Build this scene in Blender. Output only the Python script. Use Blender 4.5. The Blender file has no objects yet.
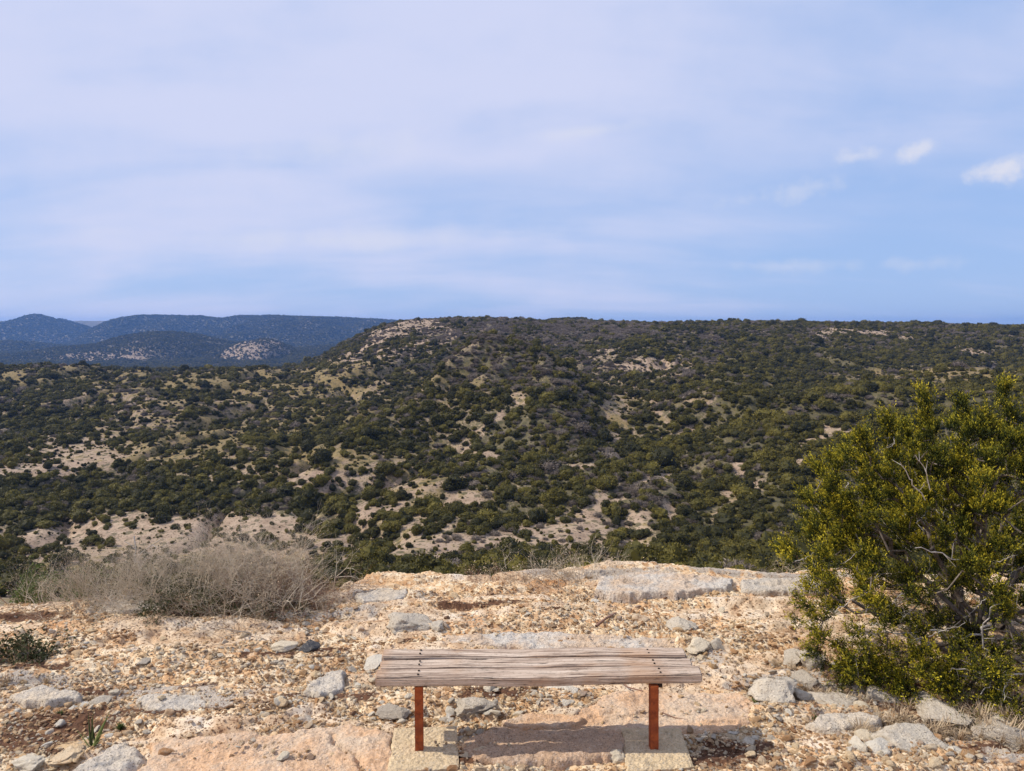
import bpy, math, random
import numpy as np
from mathutils import Vector, Matrix
random.seed(7); R = np.random.default_rng(11)
scene = bpy.context.scene; COL = scene.collection
F = 745.0; CAMZ = 2.1; PITCH = math.radians(4.6); CX, CY = 512.0, 385.5
cp, sp_ = math.cos(PITCH), math.sin(PITCH)
SUN = np.array([-.39, .03, .40]); SUN /= np.linalg.norm(SUN)

# ------------------------------------------------------------------ numeric helpers
def hsh(ix, iy, s):
    h = (ix.astype(np.int64) * 374761393 + iy.astype(np.int64) * 668265263 + int(s) * 2147483647) & 0xffffffff
    h = ((h ^ (h >> 13)) * 1274126177) & 0xffffffff
    h = ((h ^ (h >> 16)) * 2246822519) & 0xffffffff
    return (h ^ (h >> 15)) & 0xffffffff
def h01(ix, iy, s): return hsh(ix, iy, s) / 4294967295.0
def perlin(x, y, s=0):
    x = np.asarray(x, float); y = np.asarray(y, float)
    x0 = np.floor(x); y0 = np.floor(y); fx = x - x0; fy = y - y0
    ux = fx*fx*fx*(fx*(fx*6-15)+10); uy = fy*fy*fy*(fy*(fy*6-15)+10)
    def g(dx, dy):
        a = h01(x0+dx, y0+dy, s) * 2*math.pi
        return np.cos(a)*(fx-dx) + np.sin(a)*(fy-dy)
    return ((g(0,0)*(1-ux)+g(1,0)*ux)*(1-uy) + (g(0,1)*(1-ux)+g(1,1)*ux)*uy) * 1.5
def fbm(x, y, s=0, o=4, gain=.5):
    t = 0; a = 1; n = 0
    for i in range(o):
        t = t + a*perlin(x*2**i+17.3*i, y*2**i-9.1*i, s+i); n += a; a *= gain
    return t/n
def worley(x, y, s=0):
    x = np.asarray(x, float); y = np.asarray(y, float)
    x0 = np.floor(x); y0 = np.floor(y)
    f1 = np.full(x.shape, 9.); f2 = f1.copy(); idv = np.zeros(x.shape)
    for dx in (-1,0,1):
        for dy in (-1,0,1):
            cx = x0+dx; cy = y0+dy
            d = np.hypot(cx+h01(cx,cy,s)-x, cy+h01(cx,cy,s+1)-y)
            idn = h01(cx,cy,s+2); m = d < f1
            f2 = np.where(m, f1, np.minimum(f2, d)); idv = np.where(m, idn, idv); f1 = np.where(m, d, f1)
    return f1, f2, idv
def sst(a, b, x):
    t = np.clip((x-a)/(b-a), 0, 1); return t*t*(3-2*t)
def unproj(px, py, z=0.0):
    xn = (px-CX)/F; yn = (CY-py)/F
    dy = cp+yn*sp_; dz = -sp_+yn*cp
    t = (z-CAMZ)/dz
    return xn*t, dy*t
def at_depth(px, py, Y):
    xn = (px-CX)/F; yn = (CY-py)/F
    dy = cp+yn*sp_; dz = -sp_+yn*cp
    t = Y/dy; return Vector((xn*t, Y, CAMZ+dz*t))
def py_tan(py):
    yn = (CY-np.asarray(py, float))/F
    return (-sp_+yn*cp)/(cp+yn*sp_)
def tan_py(t):
    a = np.arctan(-t); return CY + F*np.tan(a-PITCH)

# ------------------------------------------------------------------ mesh helpers
def mesh_np(name, V, quads=None, tris=None, mats=(), smooth=True):
    me = bpy.data.meshes.new(name)
    V = np.asarray(V, np.float32).reshape(-1, 3)
    q = np.zeros((0,4), np.int32) if quads is None else np.asarray(quads, np.int32).reshape(-1,4)
    t = np.zeros((0,3), np.int32) if tris is None else np.asarray(tris, np.int32).reshape(-1,3)
    me.vertices.add(len(V)); me.vertices.foreach_set('co', V.ravel())
    me.loops.add(q.size+t.size); me.loops.foreach_set('vertex_index', np.concatenate([q.ravel(), t.ravel()]))
    me.polygons.add(len(q)+len(t))
    st = np.concatenate([np.arange(len(q))*4, q.size+np.arange(len(t))*3]).astype(np.int32)
    me.polygons.foreach_set('loop_start', st)
    me.update(calc_edges=True)
    me.polygons.foreach_set('use_smooth', np.full(len(me.polygons), smooth))
    for m in mats: me.materials.append(m)
    return me
def attr(me, name, vals):
    a = me.attributes.new(name, 'FLOAT', 'POINT'); a.data.foreach_set('value', np.asarray(vals, np.float32).ravel())
def link(name, data, parent=None, loc=(0,0,0)):
    o = bpy.data.objects.new(name, data); COL.objects.link(o); o.location = loc
    if parent: o.parent = parent
    return o
def tag(o, label=None, cat=None, group=None, kind=None):
    for k, v in (('label',label),('category',cat),('group',group),('kind',kind)):
        if v: o[k] = v
    return o
def tubes(segs, sides=4):
    """segs rows: x0 y0 z0 x1 y1 z1 r0 r1 -> verts, quads"""
    S = np.asarray(segs, float).reshape(-1, 8); a = S[:,:3]; b = S[:,3:6]
    d = b-a; L = np.linalg.norm(d, axis=1, keepdims=True)+1e-9; d = d/L
    ref = np.where(np.abs(d[:,2:3]) < .9, [[0,0,1.]], [[1.,0,0]])
    u = np.cross(d, ref); u /= np.linalg.norm(u, axis=1, keepdims=True); w = np.cross(d, u)
    V = []
    for end, r in ((a, S[:,6:7]), (b, S[:,7:8])):
        for k in range(sides):
            t = 2*math.pi*k/sides
            V.append(end + r*(u*math.cos(t)+w*math.sin(t)))
    V = np.stack(V, 1)
    n = len(S); base = (np.arange(n)*2*sides)[:,None]
    Q = np.concatenate([base+np.array([[k, (k+1)%sides, sides+(k+1)%sides, sides+k]]) for k in range(sides)], 0)
    return V.reshape(-1,3), Q
def unit(n):
    v = R.normal(size=(n,3)); return v/np.linalg.norm(v, axis=1, keepdims=True)
def diamonds(P, D, L, W):
    """leaf diamonds: position, direction, length, width"""
    n = len(P); r = unit(n); s = np.cross(D, r); s /= np.linalg.norm(s, axis=1, keepdims=True)+1e-9
    L = np.reshape(L, (-1,1)); W = np.reshape(W, (-1,1))
    V = np.stack([P, P+D*L*.5+s*W*.5, P+D*L, P+D*L*.5-s*W*.5], 1).reshape(-1,3)
    return V, np.arange(n*4).reshape(-1,4)

# ------------------------------------------------------------------ materials
class NT:
    def __init__(s, name):
        s.m = bpy.data.materials.new(name); s.m.use_nodes = True; s.t = s.m.node_tree
        s.b = s.t.nodes['Principled BSDF']; s.b.inputs['Roughness'].default_value = .9
        s.b.inputs['Specular IOR Level'].default_value = .2
    def n(s, typ, ins=None, **kw):
        nd = s.t.nodes.new(typ)
        for k, v in kw.items(): setattr(nd, k, v)
        for k, v in (ins or {}).items(): s.put(nd.inputs[k], v)
        return nd
    def put(s, inp, v):
        if hasattr(v, 'is_linked') or isinstance(v, bpy.types.NodeSocket): s.t.links.new(v, inp)
        else: inp.default_value = v
    def coord(s, kind='Object'): return s.n('ShaderNodeTexCoord').outputs[kind]
    def pos(s): return s.n('ShaderNodeNewGeometry').outputs['Position']
    def noise(s, vec, scale, detail=4, rough=.55, dist=0):
        return s.n('ShaderNodeTexNoise', {'Vector':vec,'Scale':scale,'Detail':detail,'Roughness':rough,'Distortion':dist}).outputs['Fac']
    def voro(s, vec, scale, feat='F1', out='Distance'):
        return s.n('ShaderNodeTexVoronoi', {'Vector':vec,'Scale':scale}, feature=feat).outputs[out]
    def ramp(s, fac, stops, interp='LINEAR'):
        nd = s.n('ShaderNodeValToRGB', {'Fac':fac}); cr = nd.color_ramp; cr.interpolation = interp
        while len(cr.elements) < len(stops): cr.elements.new(.5)
        for e, (p, c) in zip(cr.elements, stops):
            e.position = p; e.color = (*c, 1) if len(c) == 3 else c
        return nd.outputs['Color']
    def mix(s, f, a, b, mode='MIX'):
        nd = s.n('ShaderNodeMix', data_type='RGBA', blend_type=mode)
        s.put(nd.inputs[0], f)
        for i, v in ((6,a),(7,b)): s.put(nd.inputs[i], (*v,1) if isinstance(v, tuple) and len(v)==3 else v)
        return nd.outputs[2]
    def math(s, op, a, b=0., clamp=False):
        nd = s.n('ShaderNodeMath', operation=op, use_clamp=clamp); s.put(nd.inputs[0], a); s.put(nd.inputs[1], b); return nd.outputs[0]
    def step(s, v, a, b):
        nd = s.n('ShaderNodeMapRange', {0:v,1:a,2:b}, interpolation_type='SMOOTHSTEP'); return nd.outputs[0]
    def attr(s, name): return s.n('ShaderNodeAttribute', attribute_name=name).outputs['Fac']
    def rnd(s): return s.n('ShaderNodeObjectInfo').outputs['Random']
    def bump(s, h, strength=.5, dist=.01):
        s.put(s.b.inputs['Normal'], s.n('ShaderNodeBump', {'Height':h,'Strength':strength,'Distance':dist}).outputs[0])
    def out(s, c): s.put(s.b.inputs['Base Color'], c); return s.m

def mat_ground():
    s = NT('stony_ground'); p = s.pos()
    n1 = s.noise(p, 1.3, 5, .6); n2 = s.noise(p, 9, 5, .65); n3 = s.noise(p, 60, 4, .7)
    cell = s.voro(p, 34, 'F1', 'Color'); cf = s.n('ShaderNodeSeparateColor', {0:cell}).outputs[0]
    c = s.ramp(n2, [(.25,(.42,.21,.095)),(.45,(.60,.37,.19)),(.6,(.72,.51,.29)),(.8,(.82,.68,.48))])
    c = s.mix(s.step(cf, .25, .9), c, (.80,.65,.44))
    c = s.mix(s.math('MULTIPLY', s.step(n1, .50, .64), .7), c, (.56,.29,.13))
    bc = s.ramp(s.noise(p, 5, 6, .65), [(.34,(.44,.27,.15)),(.46,(.64,.46,.29)),(.58,(.76,.60,.42)),(.72,(.66,.58,.48))])
    bc = s.mix(s.math('MULTIPLY', s.step(n3, .54, .62), .6), bc, (.30,.20,.13))
    c = s.mix(s.step(s.math('ADD', s.attr('bed'), s.math('MULTIPLY', s.math('SUBTRACT', n2, .5), .8)), .35, .65), c, bc)
    lit = s.math('ADD', s.attr('litter'), s.math('MULTIPLY', s.math('SUBTRACT', n2, .5), 1.9))
    c = s.mix(s.step(lit, .42, .66), c, s.ramp(n3, [(.35,(.05,.022,.012)),(.6,(.155,.08,.045)),(.75,(.42,.25,.14))]))
    gr = s.math('ADD', s.attr('grey'), s.math('MULTIPLY', s.math('SUBTRACT', n2, .5), 1.6))
    c = s.mix(s.step(gr, .45, .7), c, s.ramp(n3, [(.3,(.22,.18,.14)),(.5,(.48,.41,.33)),(.7,(.72,.64,.53))]))
    c = s.mix(s.math('MULTIPLY', s.step(n3, .53, .60), .85), c, (.13,.055,.025))
    s.bump(s.math('ADD', n3, s.math('MULTIPLY', cf, .7)), .6, .012)
    return s.out(c)
def mat_slab(name, warm, cool, spots=.5):
    s = NT(name); p = s.pos()
    n1 = s.noise(p, 3.2, 6, .62, .4); n2 = s.noise(p, 22, 5, .7); n3 = s.noise(p, 110, 3, .7)
    c = s.mix(s.step(n1, .38, .64), warm, cool)
    c = s.mix(s.math('MULTIPLY', s.step(n2, .52, .7), .45), c, tuple(min(1, v*1.5) for v in warm))
    c = s.mix(s.math('MULTIPLY', s.step(n2, .46, .34), .55), c, tuple(v*.45 for v in warm))
    c = s.mix(s.math('MULTIPLY', s.step(n3, .57, .64), spots), c, (.10,.07,.05))
    c = s.mix(s.math('MULTIPLY', s.step(n3, .42, .36), .35), c, (.82,.76,.66))
    v = s.voro(p, 45); s.bump(s.math('ADD', s.math('MULTIPLY', n2, 1.2), s.math('ADD', s.math('MULTIPLY', v, .5), s.math('MULTIPLY', n3, .5))), .85, .016)
    return s.out(c)
def mat_rock(name, ramp, grime=.5, zoned=False):
    s = NT(name); o = s.coord('Object'); r = s.rnd()
    pv = s.n('ShaderNodeVectorMath', {0:o, 1:s.n('ShaderNodeCombineXYZ', {0:s.math('MULTIPLY', r, 37), 1:s.math('MULTIPLY', r, 11), 2:0.}).outputs[0]}, operation='ADD').outputs[0]
    c = s.ramp(r, ramp)
    if zoned:
        wn_ = s.noise(s.pos(), 1.7, 5, .62, .5); wn2 = s.noise(s.pos(), 5.5, 4, .6)
        c = s.mix(s.math('MULTIPLY', s.step(wn_, .50, .62), .6), c, (.52,.26,.11)); c = s.mix(s.math('MULTIPLY', s.step(wn_, .46, .36), .5), c, (.78,.66,.48))
        c = s.mix(s.math('MULTIPLY', s.step(wn2, .57, .66), .75), c, (.20,.095,.045))
    n2 = s.noise(pv, 2.2, 6, .65); n3 = s.noise(pv, 14, 4, .7)
    c = s.mix(s.math('MULTIPLY', s.step(n2, .52, .68), .55), c, (.46,.36,.25))
    c = s.mix(s.math('MULTIPLY', s.step(n3, .56, .68), grime), c, (.12,.08,.05))
    c = s.mix(s.math('MULTIPLY', s.step(n3, .44, .33), .4), c, (.85,.78,.66))
    s.bump(s.math('ADD', n2, s.math('MULTIPLY', n3, .6)), .7, .06)
    return s.out(c)
def mat_leaf(name, stops, amount=.25, attrn='tint'):
    s = NT(name); a = s.attr(attrn); r = s.rnd()
    c = s.ramp(s.math('ADD', s.math('MULTIPLY', a, 1-amount), s.math('MULTIPLY', r, amount)), stops)
    s.b.inputs['Roughness'].default_value = .7
    s.put(s.b.inputs['Base Color'], c)
    tr = s.n('ShaderNodeBsdfTranslucent', {'Color':c}); mx = s.n('ShaderNodeMixShader', {0:.10, 1:s.b.outputs[0], 2:tr.outputs[0]})
    s.t.links.new(mx.outputs[0], s.t.nodes['Material Output'].inputs['Surface'])
    return s.m
def mat_simple(name, a, b, scale=20, bump=.4, dist=.004, rough=.85, kind='Object'):
    s = NT(name); o = s.coord(kind) if kind != 'W' else s.pos()
    n = s.noise(o, scale, 5, .65); s.b.inputs['Roughness'].default_value = rough
    s.bump(n, bump, dist); return s.out(s.ramp(n, [(.32,a),(.68,b)]))
def mat_terrain():
    s = NT('hillside_ground'); p = s.pos()
    n1 = s.noise(p, .03, 6, .6); n2 = s.noise(p, .2, 6, .65); n3 = s.noise(p, 1.1, 4, .7)
    c = s.ramp(n2, [(.3,(.24,.165,.11)),(.5,(.38,.275,.19)),(.7,(.50,.38,.27))])
    g = s.math('ADD', s.attr('grass'), s.math('MULTIPLY', s.math('SUBTRACT', n2, .5), 1.6))
    c = s.mix(s.math('MULTIPLY', s.step(g, .38, .66), .85), c, s.ramp(n3, [(.3,(.13,.10,.032)),(.7,(.30,.21,.075))]))
    v = s.math('ADD', s.attr('veg'), s.math('MULTIPLY', s.math('SUBTRACT', n3, .5), 1.5))
    c = s.mix(s.math('MULTIPLY', s.step(v, .5, .85), .85), c, s.ramp(n2, [(.3,(.05,.055,.022)),(.7,(.11,.095,.04))]))
    vd = s.voro(p, 1.0); c = s.mix(s.math('MULTIPLY', s.step(vd, .34, .22), .8), c, (.085,.07,.032))
    vd2 = s.voro(p, .34); c = s.mix(s.math('MULTIPLY', s.math('MULTIPLY', s.step(vd2, .42, .30), s.step(n2,.40,.5)), .75), c, (.07,.065,.028))
    c = s.mix(s.math('MULTIPLY', s.step(n3, .57, .68), .5), c, (.15,.105,.06))
    s.bump(s.math('ADD', n2, s.math('MULTIPLY', n3, .4)), .5, 1.0)
    return s.out(c)
def mat_wood():
    s = NT('weathered_wood'); o = s.coord('Object'); r = s.rnd()
    mp = s.n('ShaderNodeMapping', {'Vector':o, 'Scale':(1.0,24,24)})
    off = s.n('ShaderNodeVectorMath', {0:mp.outputs[0], 1:s.n('ShaderNodeCombineXYZ', {0:s.math('MULTIPLY', r, 23), 1:s.math('MULTIPLY', r, 31), 2:0.}).outputs[0]}, operation='ADD').outputs[0]
    g = s.noise(off, 2.4, 8, .7, .35); g2 = s.noise(off, 5, 5, .7, .3); l = s.noise(o, 3, 3)
    c = s.ramp(g, [(.30,(.12,.075,.05)),(.42,(.33,.235,.17)),(.52,(.50,.385,.29)),(.68,(.68,.56,.44))])
    c = s.mix(s.math('MULTIPLY', s.step(l, .5, .68), .5), c, (.44,.25,.13))
    c = s.mix(s.math('MULTIPLY', s.step(s.noise(o, 60, 3, .6), .56, .66), .35), c, (.20,.15,.11)); c = s.mix(s.step(g2, .57, .62), c, (.045,.028,.018))
    s.b.inputs['Roughness'].default_value = .8
    s.bump(s.math('SUBTRACT', g, s.math('MULTIPLY', s.step(g2, .6, .7), .7)), .9, .006)
    return s.out(c)
def mat_rust():
    s = NT('rusty_steel'); o = s.coord('Object'); n = s.noise(o, 26, 6, .65); n2 = s.noise(o, 7, 3)
    c = s.ramp(n, [(.3,(.14,.030,.012)),(.55,(.34,.078,.022)),(.75,(.50,.16,.042))])
    c = s.mix(s.math('MULTIPLY', s.step(n2, .52, .66), .6), c, (.20,.045,.02))
    s.b.inputs['Roughness'].default_value = .75; s.bump(n, .4, .002); return s.out(c)
M = {}
M['ground'] = mat_ground(); M['terrain'] = mat_terrain(); M['wood'] = mat_wood(); M['rust'] = mat_rust()
M['slab_warm'] = mat_slab('warm_limestone', (.64,.40,.23), (.62,.47,.33))
M['slab_grey'] = mat_slab('grey_limestone', (.56,.46,.34), (.52,.46,.38), .9)
M['slab_brown'] = mat_slab('brown_limestone', (.52,.34,.21), (.46,.33,.23), .8)
M['slab_mixed'] = mat_slab('mixed_limestone', (.58,.42,.28), (.55,.50,.43), .65)
M['stone'] = mat_rock('rubble_stone', [(0,(.34,.17,.075)),(.12,(.55,.31,.14)),(.35,(.72,.48,.25)),(.6,(.80,.60,.36)),(.8,(.76,.62,.44)),(.93,(.82,.74,.60)),(1,(.24,.11,.05))], .5, True)
M['stone_pale'] = mat_rock('pale_stone', [(0,(.80,.66,.46)),(.5,(.80,.70,.54)),(1,(.74,.68,.58))], .35)
M['stone_grey'] = mat_rock('lichened_stone', [(0,(.52,.44,.34)),(1,(.68,.59,.46))], .95)
M['stone_dark'] = mat_rock('dark_stone', [(0,(.07,.07,.075)),(1,(.11,.11,.115))], .5)
M['concrete'] = mat_slab('concrete', (.63,.48,.29), (.57,.44,.28), .45)
M['bush'] = mat_leaf('bush_leaf', [(0,(.010,.011,.0025)),(.32,(.046,.042,.007)),(.65,(.125,.103,.015)),(1,(.28,.22,.036))], .5)
M['greybush'] = mat_leaf('bare_bush', [(0,(.05,.037,.026)),(.5,(.20,.158,.12)),(1,(.34,.285,.235))], .4)
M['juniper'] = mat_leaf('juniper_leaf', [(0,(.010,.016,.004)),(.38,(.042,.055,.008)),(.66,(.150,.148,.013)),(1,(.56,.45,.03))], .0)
M['bark'] = mat_simple('juniper_bark', (.08,.058,.042), (.26,.215,.175), 30, .6, .006)
M['deadwood'] = mat_simple('dead_wood', (.33,.29,.25), (.58,.53,.47), 30, .4, .003)
M['twig'] = mat_simple('grey_twig', (.32,.25,.175), (.72,.61,.46), 5)
M['twig_red'] = mat_simple('brown_twig', (.20,.10,.065), (.38,.24,.17), 5)
M['straw'] = mat_leaf('dry_grass', [(0,(.28,.19,.11)),(.5,(.48,.36,.23)),(1,(.62,.50,.34))], .3)
M['lowleaf'] = mat_leaf('scrub_leaf', [(0,(.025,.03,.012)),(.6,(.06,.068,.024)),(1,(.14,.135,.06))], .2)
M['weed'] = mat_leaf('green_weed', [(0,(.04,.06,.015)),(1,(.16,.20,.05))], .2)
M['blade'] = mat_leaf('sotol_leaf', [(0,(.03,.04,.012)),(.5,(.10,.13,.04)),(1,(.34,.36,.12))], .0)

# ------------------------------------------------------------------ near ground height
RIM_U = np.array([-1.6,-.69,-.60,-.24,-.19,-.10,.0,.10,.17,.25,.38,.69,1.6])
RIM_Y = np.array([4.9,5.45,5.55,5.75,6.05,6.2,6.15,6.3,6.55,6.35,6.2,6.3,6.0])
def rim(x):
    u = x/6.0
    return np.interp(u, RIM_U, RIM_Y) + .10*perlin(x*1.7, x*0+3.1, 40) + .05*perlin(x*5.3, x*0+1.1, 41)
GREY = [(200,705,.30,.16),(60,697,.5,.10),(25,680,.4,.08),(150,690,.35,.07),(620,577,.6,.18),(800,578,.7,.12),(540,575,.2,.1),(380,596,.35,.12),
        (720,575,.35,.1),(815,680,.28,.22),(775,690,.3,.2),(700,655,.25,.16),(870,728,.45,.14),(960,735,.5,.15),(680,632,.32,.07),(840,690,.25,.2),(330,612,.5,.1),(110,600,.5,.1),(470,715,.12,.07),(1010,765,.2,.1)]
LITTER = [(95,690,.55,.10),(160,715,.45,.10),(60,720,.5,.22),(20,740,.4,.2),(480,605,.45,.05),(180,690,.30,.05),(730,755,.26,.16),(500,700,.3,.12),(470,765,.3,.06),
          (930,700,.9,.25),(900,690,.5,.18),(240,605,.8,.12),(30,615,.4,.1),(330,650,.2,.05),(270,655,.25,.06),(330,700,.35,.06),(560,760,.2,.05),(1000,760,.25,.2),(700,765,.5,.1),(170,610,.6,.08),(640,590,.3,.05),(560,612,.35,.04),(400,640,.25,.05),(30,670,.3,.1)]
def blobs(x, y, lst):
    m = np.zeros(np.shape(x))
    for px, py, rx, ry in lst:
        bx, by = unproj(px, py); d = np.hypot((x-bx)/rx, (y-by)/ry); m = np.maximum(m, 1-.62*d)
    return np.clip(m, 0, 1)
def bedm(x, y): return sst(-.02, .14, fbm(x*.8+.3*perlin(x*3,y*3,84), y*1.7, 81, 4))*sst(.35, .1, blobs(x, y, LITTER))
def gh(x, y, detail=True):
    x = np.asarray(x, float); y = np.asarray(y, float)
    z = -.012*np.clip(y-3.5, 0, 9) + .035*fbm(x*.7, y*.7, 5, 3) + .014*fbm(x*3, y*3, 9, 3)
    z = z - .05*sst(-1.2, -3, x)*sst(4.4, 3.2, y)
    rh = rim(x)
    bx, by = unproj(665, 578); z = z + .07*np.exp(-(((x-bx)/.8)**2+((y-by)/.35)**2))
    bx, by = unproj(470, 585); z = z + .02*np.exp(-(((x-bx)/.9)**2+((y-by)/.25)**2))
    if detail:
        # rubble: worley cells with random tilt and height, rougher away from the trodden parts
        bed = bedm(x, y); a = (.55+.9*sst(-.25, .35, fbm(x*1.1, y*1.1, 21, 3)))*(1-.85*bed)
        e1, e2, _ = worley(x*2.6+.5*perlin(x*3,y*3,86), y*4.2+.4*perlin(x*4,y*4,87), 88)
        z = z + bed*(.014+.012*fbm(x*7,y*7,89,4)-.022*sst(.07,0,e2-e1))
        f1, f2, i1 = worley(x*22+.4*perlin(x*9,y*9,3), y*22, 50)
        g1, g2, i2 = worley(x*48, y*48, 60)
        z = z + a*(.011*(i1**3)*sst(0, .16, f2-f1) + .009*i2*sst(0, .2, g2-g1)) + .005*fbm(x*40, y*40, 70, 3) - .006
        ledge = fbm(x*.9+4, y*3.4, 31, 3)
        z = z + .028*sst(-.05, .02, ledge) + .02*sst(.18, .22, ledge)
    over = np.clip(y-rh, 0, None)
    z = z - 1.05*over**1.35 - .05*sst(0, .12, over)
    return z
SLABS = []
def inpoly(x, y, pts):
    ins = np.zeros(np.shape(x), bool); n = len(pts)
    for i in range(n):
        a, b = pts[i], pts[(i+1)%n]; ins ^= ((a[1] > y) != (b[1] > y)) & (x < (b[0]-a[0])*(y-a[1])/((b[1]-a[1])+1e-12)+a[0])
    return ins
def groundz(x, y): return float(gh(np.array([x]), np.array([y]))[0])
def build_ground():
    xs = np.arange(-6.2, 7.6, .0125); t = np.linspace(0, 1, 520); ys = 2.2 + 5.6*t**1.25
    X, Y = np.meshgrid(xs, ys); Z = gh(X, Y)
    under = np.zeros(X.shape, bool)
    for poly in SLABS: c_ = poly.mean(0); under |= inpoly(X, Y, c_+(poly-c_)*.93)
    Z = np.where(under, np.minimum(Z, gh(X, Y, False)-.012), Z)
    V = np.stack([X, Y, Z], -1).reshape(-1,3); nx, ny = len(xs), len(ys)
    i = (np.arange(ny-1)[:,None]*nx+np.arange(nx-1)[None]).ravel()
    me = mesh_np('ground', V, np.stack([i, i+1, i+1+nx, i+nx], 1), mats=[M['ground']])
    attr(me, 'litter', blobs(X, Y, LITTER)); attr(me, 'bed', bedm(X, Y)); attr(me, 'grey', blobs(X, Y, GREY))
    tag(link('ground', me), kind='structure')
    # the plateau around and behind the viewpoint, coarser, under the edge of the detailed sheet
    xs = np.concatenate([np.linspace(-220,-8,40), np.linspace(-7.5,9,80), np.linspace(10,220,40)])
    ys = np.concatenate([np.linspace(-220,-6,30), np.linspace(-5.5,6.6,70)])
    X, Y = np.meshgrid(xs, ys); inner = (X > -6.1)&(X < 7.4)&(Y > 2.3)
    Z = gh(np.clip(X,-60,60), Y, False) - np.where(inner, .25, .03)
    Z = Z + .4*perlin(X*.03, Y*.03, 2)*sst(8, 30, np.hypot(X, Y))
    V = np.stack([X, Y, Z], -1).reshape(-1,3); nx, ny = len(xs), len(ys)
    i = (np.arange(ny-1)[:,None]*nx+np.arange(nx-1)[None]).ravel()
    me = mesh_np('plateau', V, np.stack([i, i+1, i+1+nx, i+nx], 1), mats=[M['ground']])
    attr(me, 'bed', V[:,0]*0+.3); attr(me, 'litter', V[:,0]*0+.25); attr(me, 'grey', V[:,0]*0+.2)
    tag(link('plateau_ground', me), kind='structure')

# ------------------------------------------------------------------ valley and hills
KY = np.array([6,14,30,60,95,130,160,190,220,250,285,325,360,395,450,530,640,740,840,1000.])
N0 = [760,670,622,604,594,584]
TAB = {-400:N0+[575,552,520,490,462,438,422,410,396,382,371,380,386,369],
 0:  N0+[575,551,517,484,458,440,434,418,400,382,369,384,388,369],
 90: N0+[574,550,516,482,456,440,432,416,399,382,370,384,388,369],
 180:N0+[573,549,514,480,450,432,436,418,397,378,364,381,387,369],
 300:[760,670,616,598,588,578,566,541,506,470,447,452,436,414,398,384,371,375,378,368],
 384:[760,670,612,594,584,575,561,535,500,464,432,405,412,402,384,364,346,332,321.5,322.5],
 450:[760,665,608,590,581,572,558,530,492,454,424,396,375,364,386,372,344,327,317.5,319],
 512:[760,665,608,590,581,571,558,530,490,450,416,383,360,346,382,372,345,328,319.5,321],
 575:[760,665,608,590,581,571,558,530,491,452,420,390,370,358,388,376,348,330,321.5,322.5],
 640:[760,660,600,582,576,570,560,532,494,456,425,402,389,379,370,357,342,331,323.5,324.5],
 740:[760,660,602,585,578,571,560,531,490,450,421,400,388,380,372,359,343,331,323,325],
 820:[760,660,602,585,578,570,556,524,482,443,414,396,386,380,374,364,347,333,323.5,325],
 900:[760,660,602,584,576,567,552,517,472,432,405,388,380,388,396,379,352,335,323.5,325.5],
 1024:[760,660,602,584,574,563,548,512,466,427,400,384,376,386,394,378,353,338,328,329],
 1424:[760,660,602,584,574,563,548,514,470,432,405,388,381,380,378,371,351,338,328,329]}
def smooth1(A, k, axis):
    n = A.shape[axis]
    for _ in range(2):
        idx = np.arange(n); acc = 0
        for d in range(-k, k+1): acc = acc + np.take(A, np.clip(idx+d, 0, n-1), axis)
        A = acc/(2*k+1)
    return A
NU, NY_ = 900, 1000
US = np.linspace(-1.25, 1.25, NU); YS = np.exp(np.linspace(math.log(6.6), math.log(9600), NY_))
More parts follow.
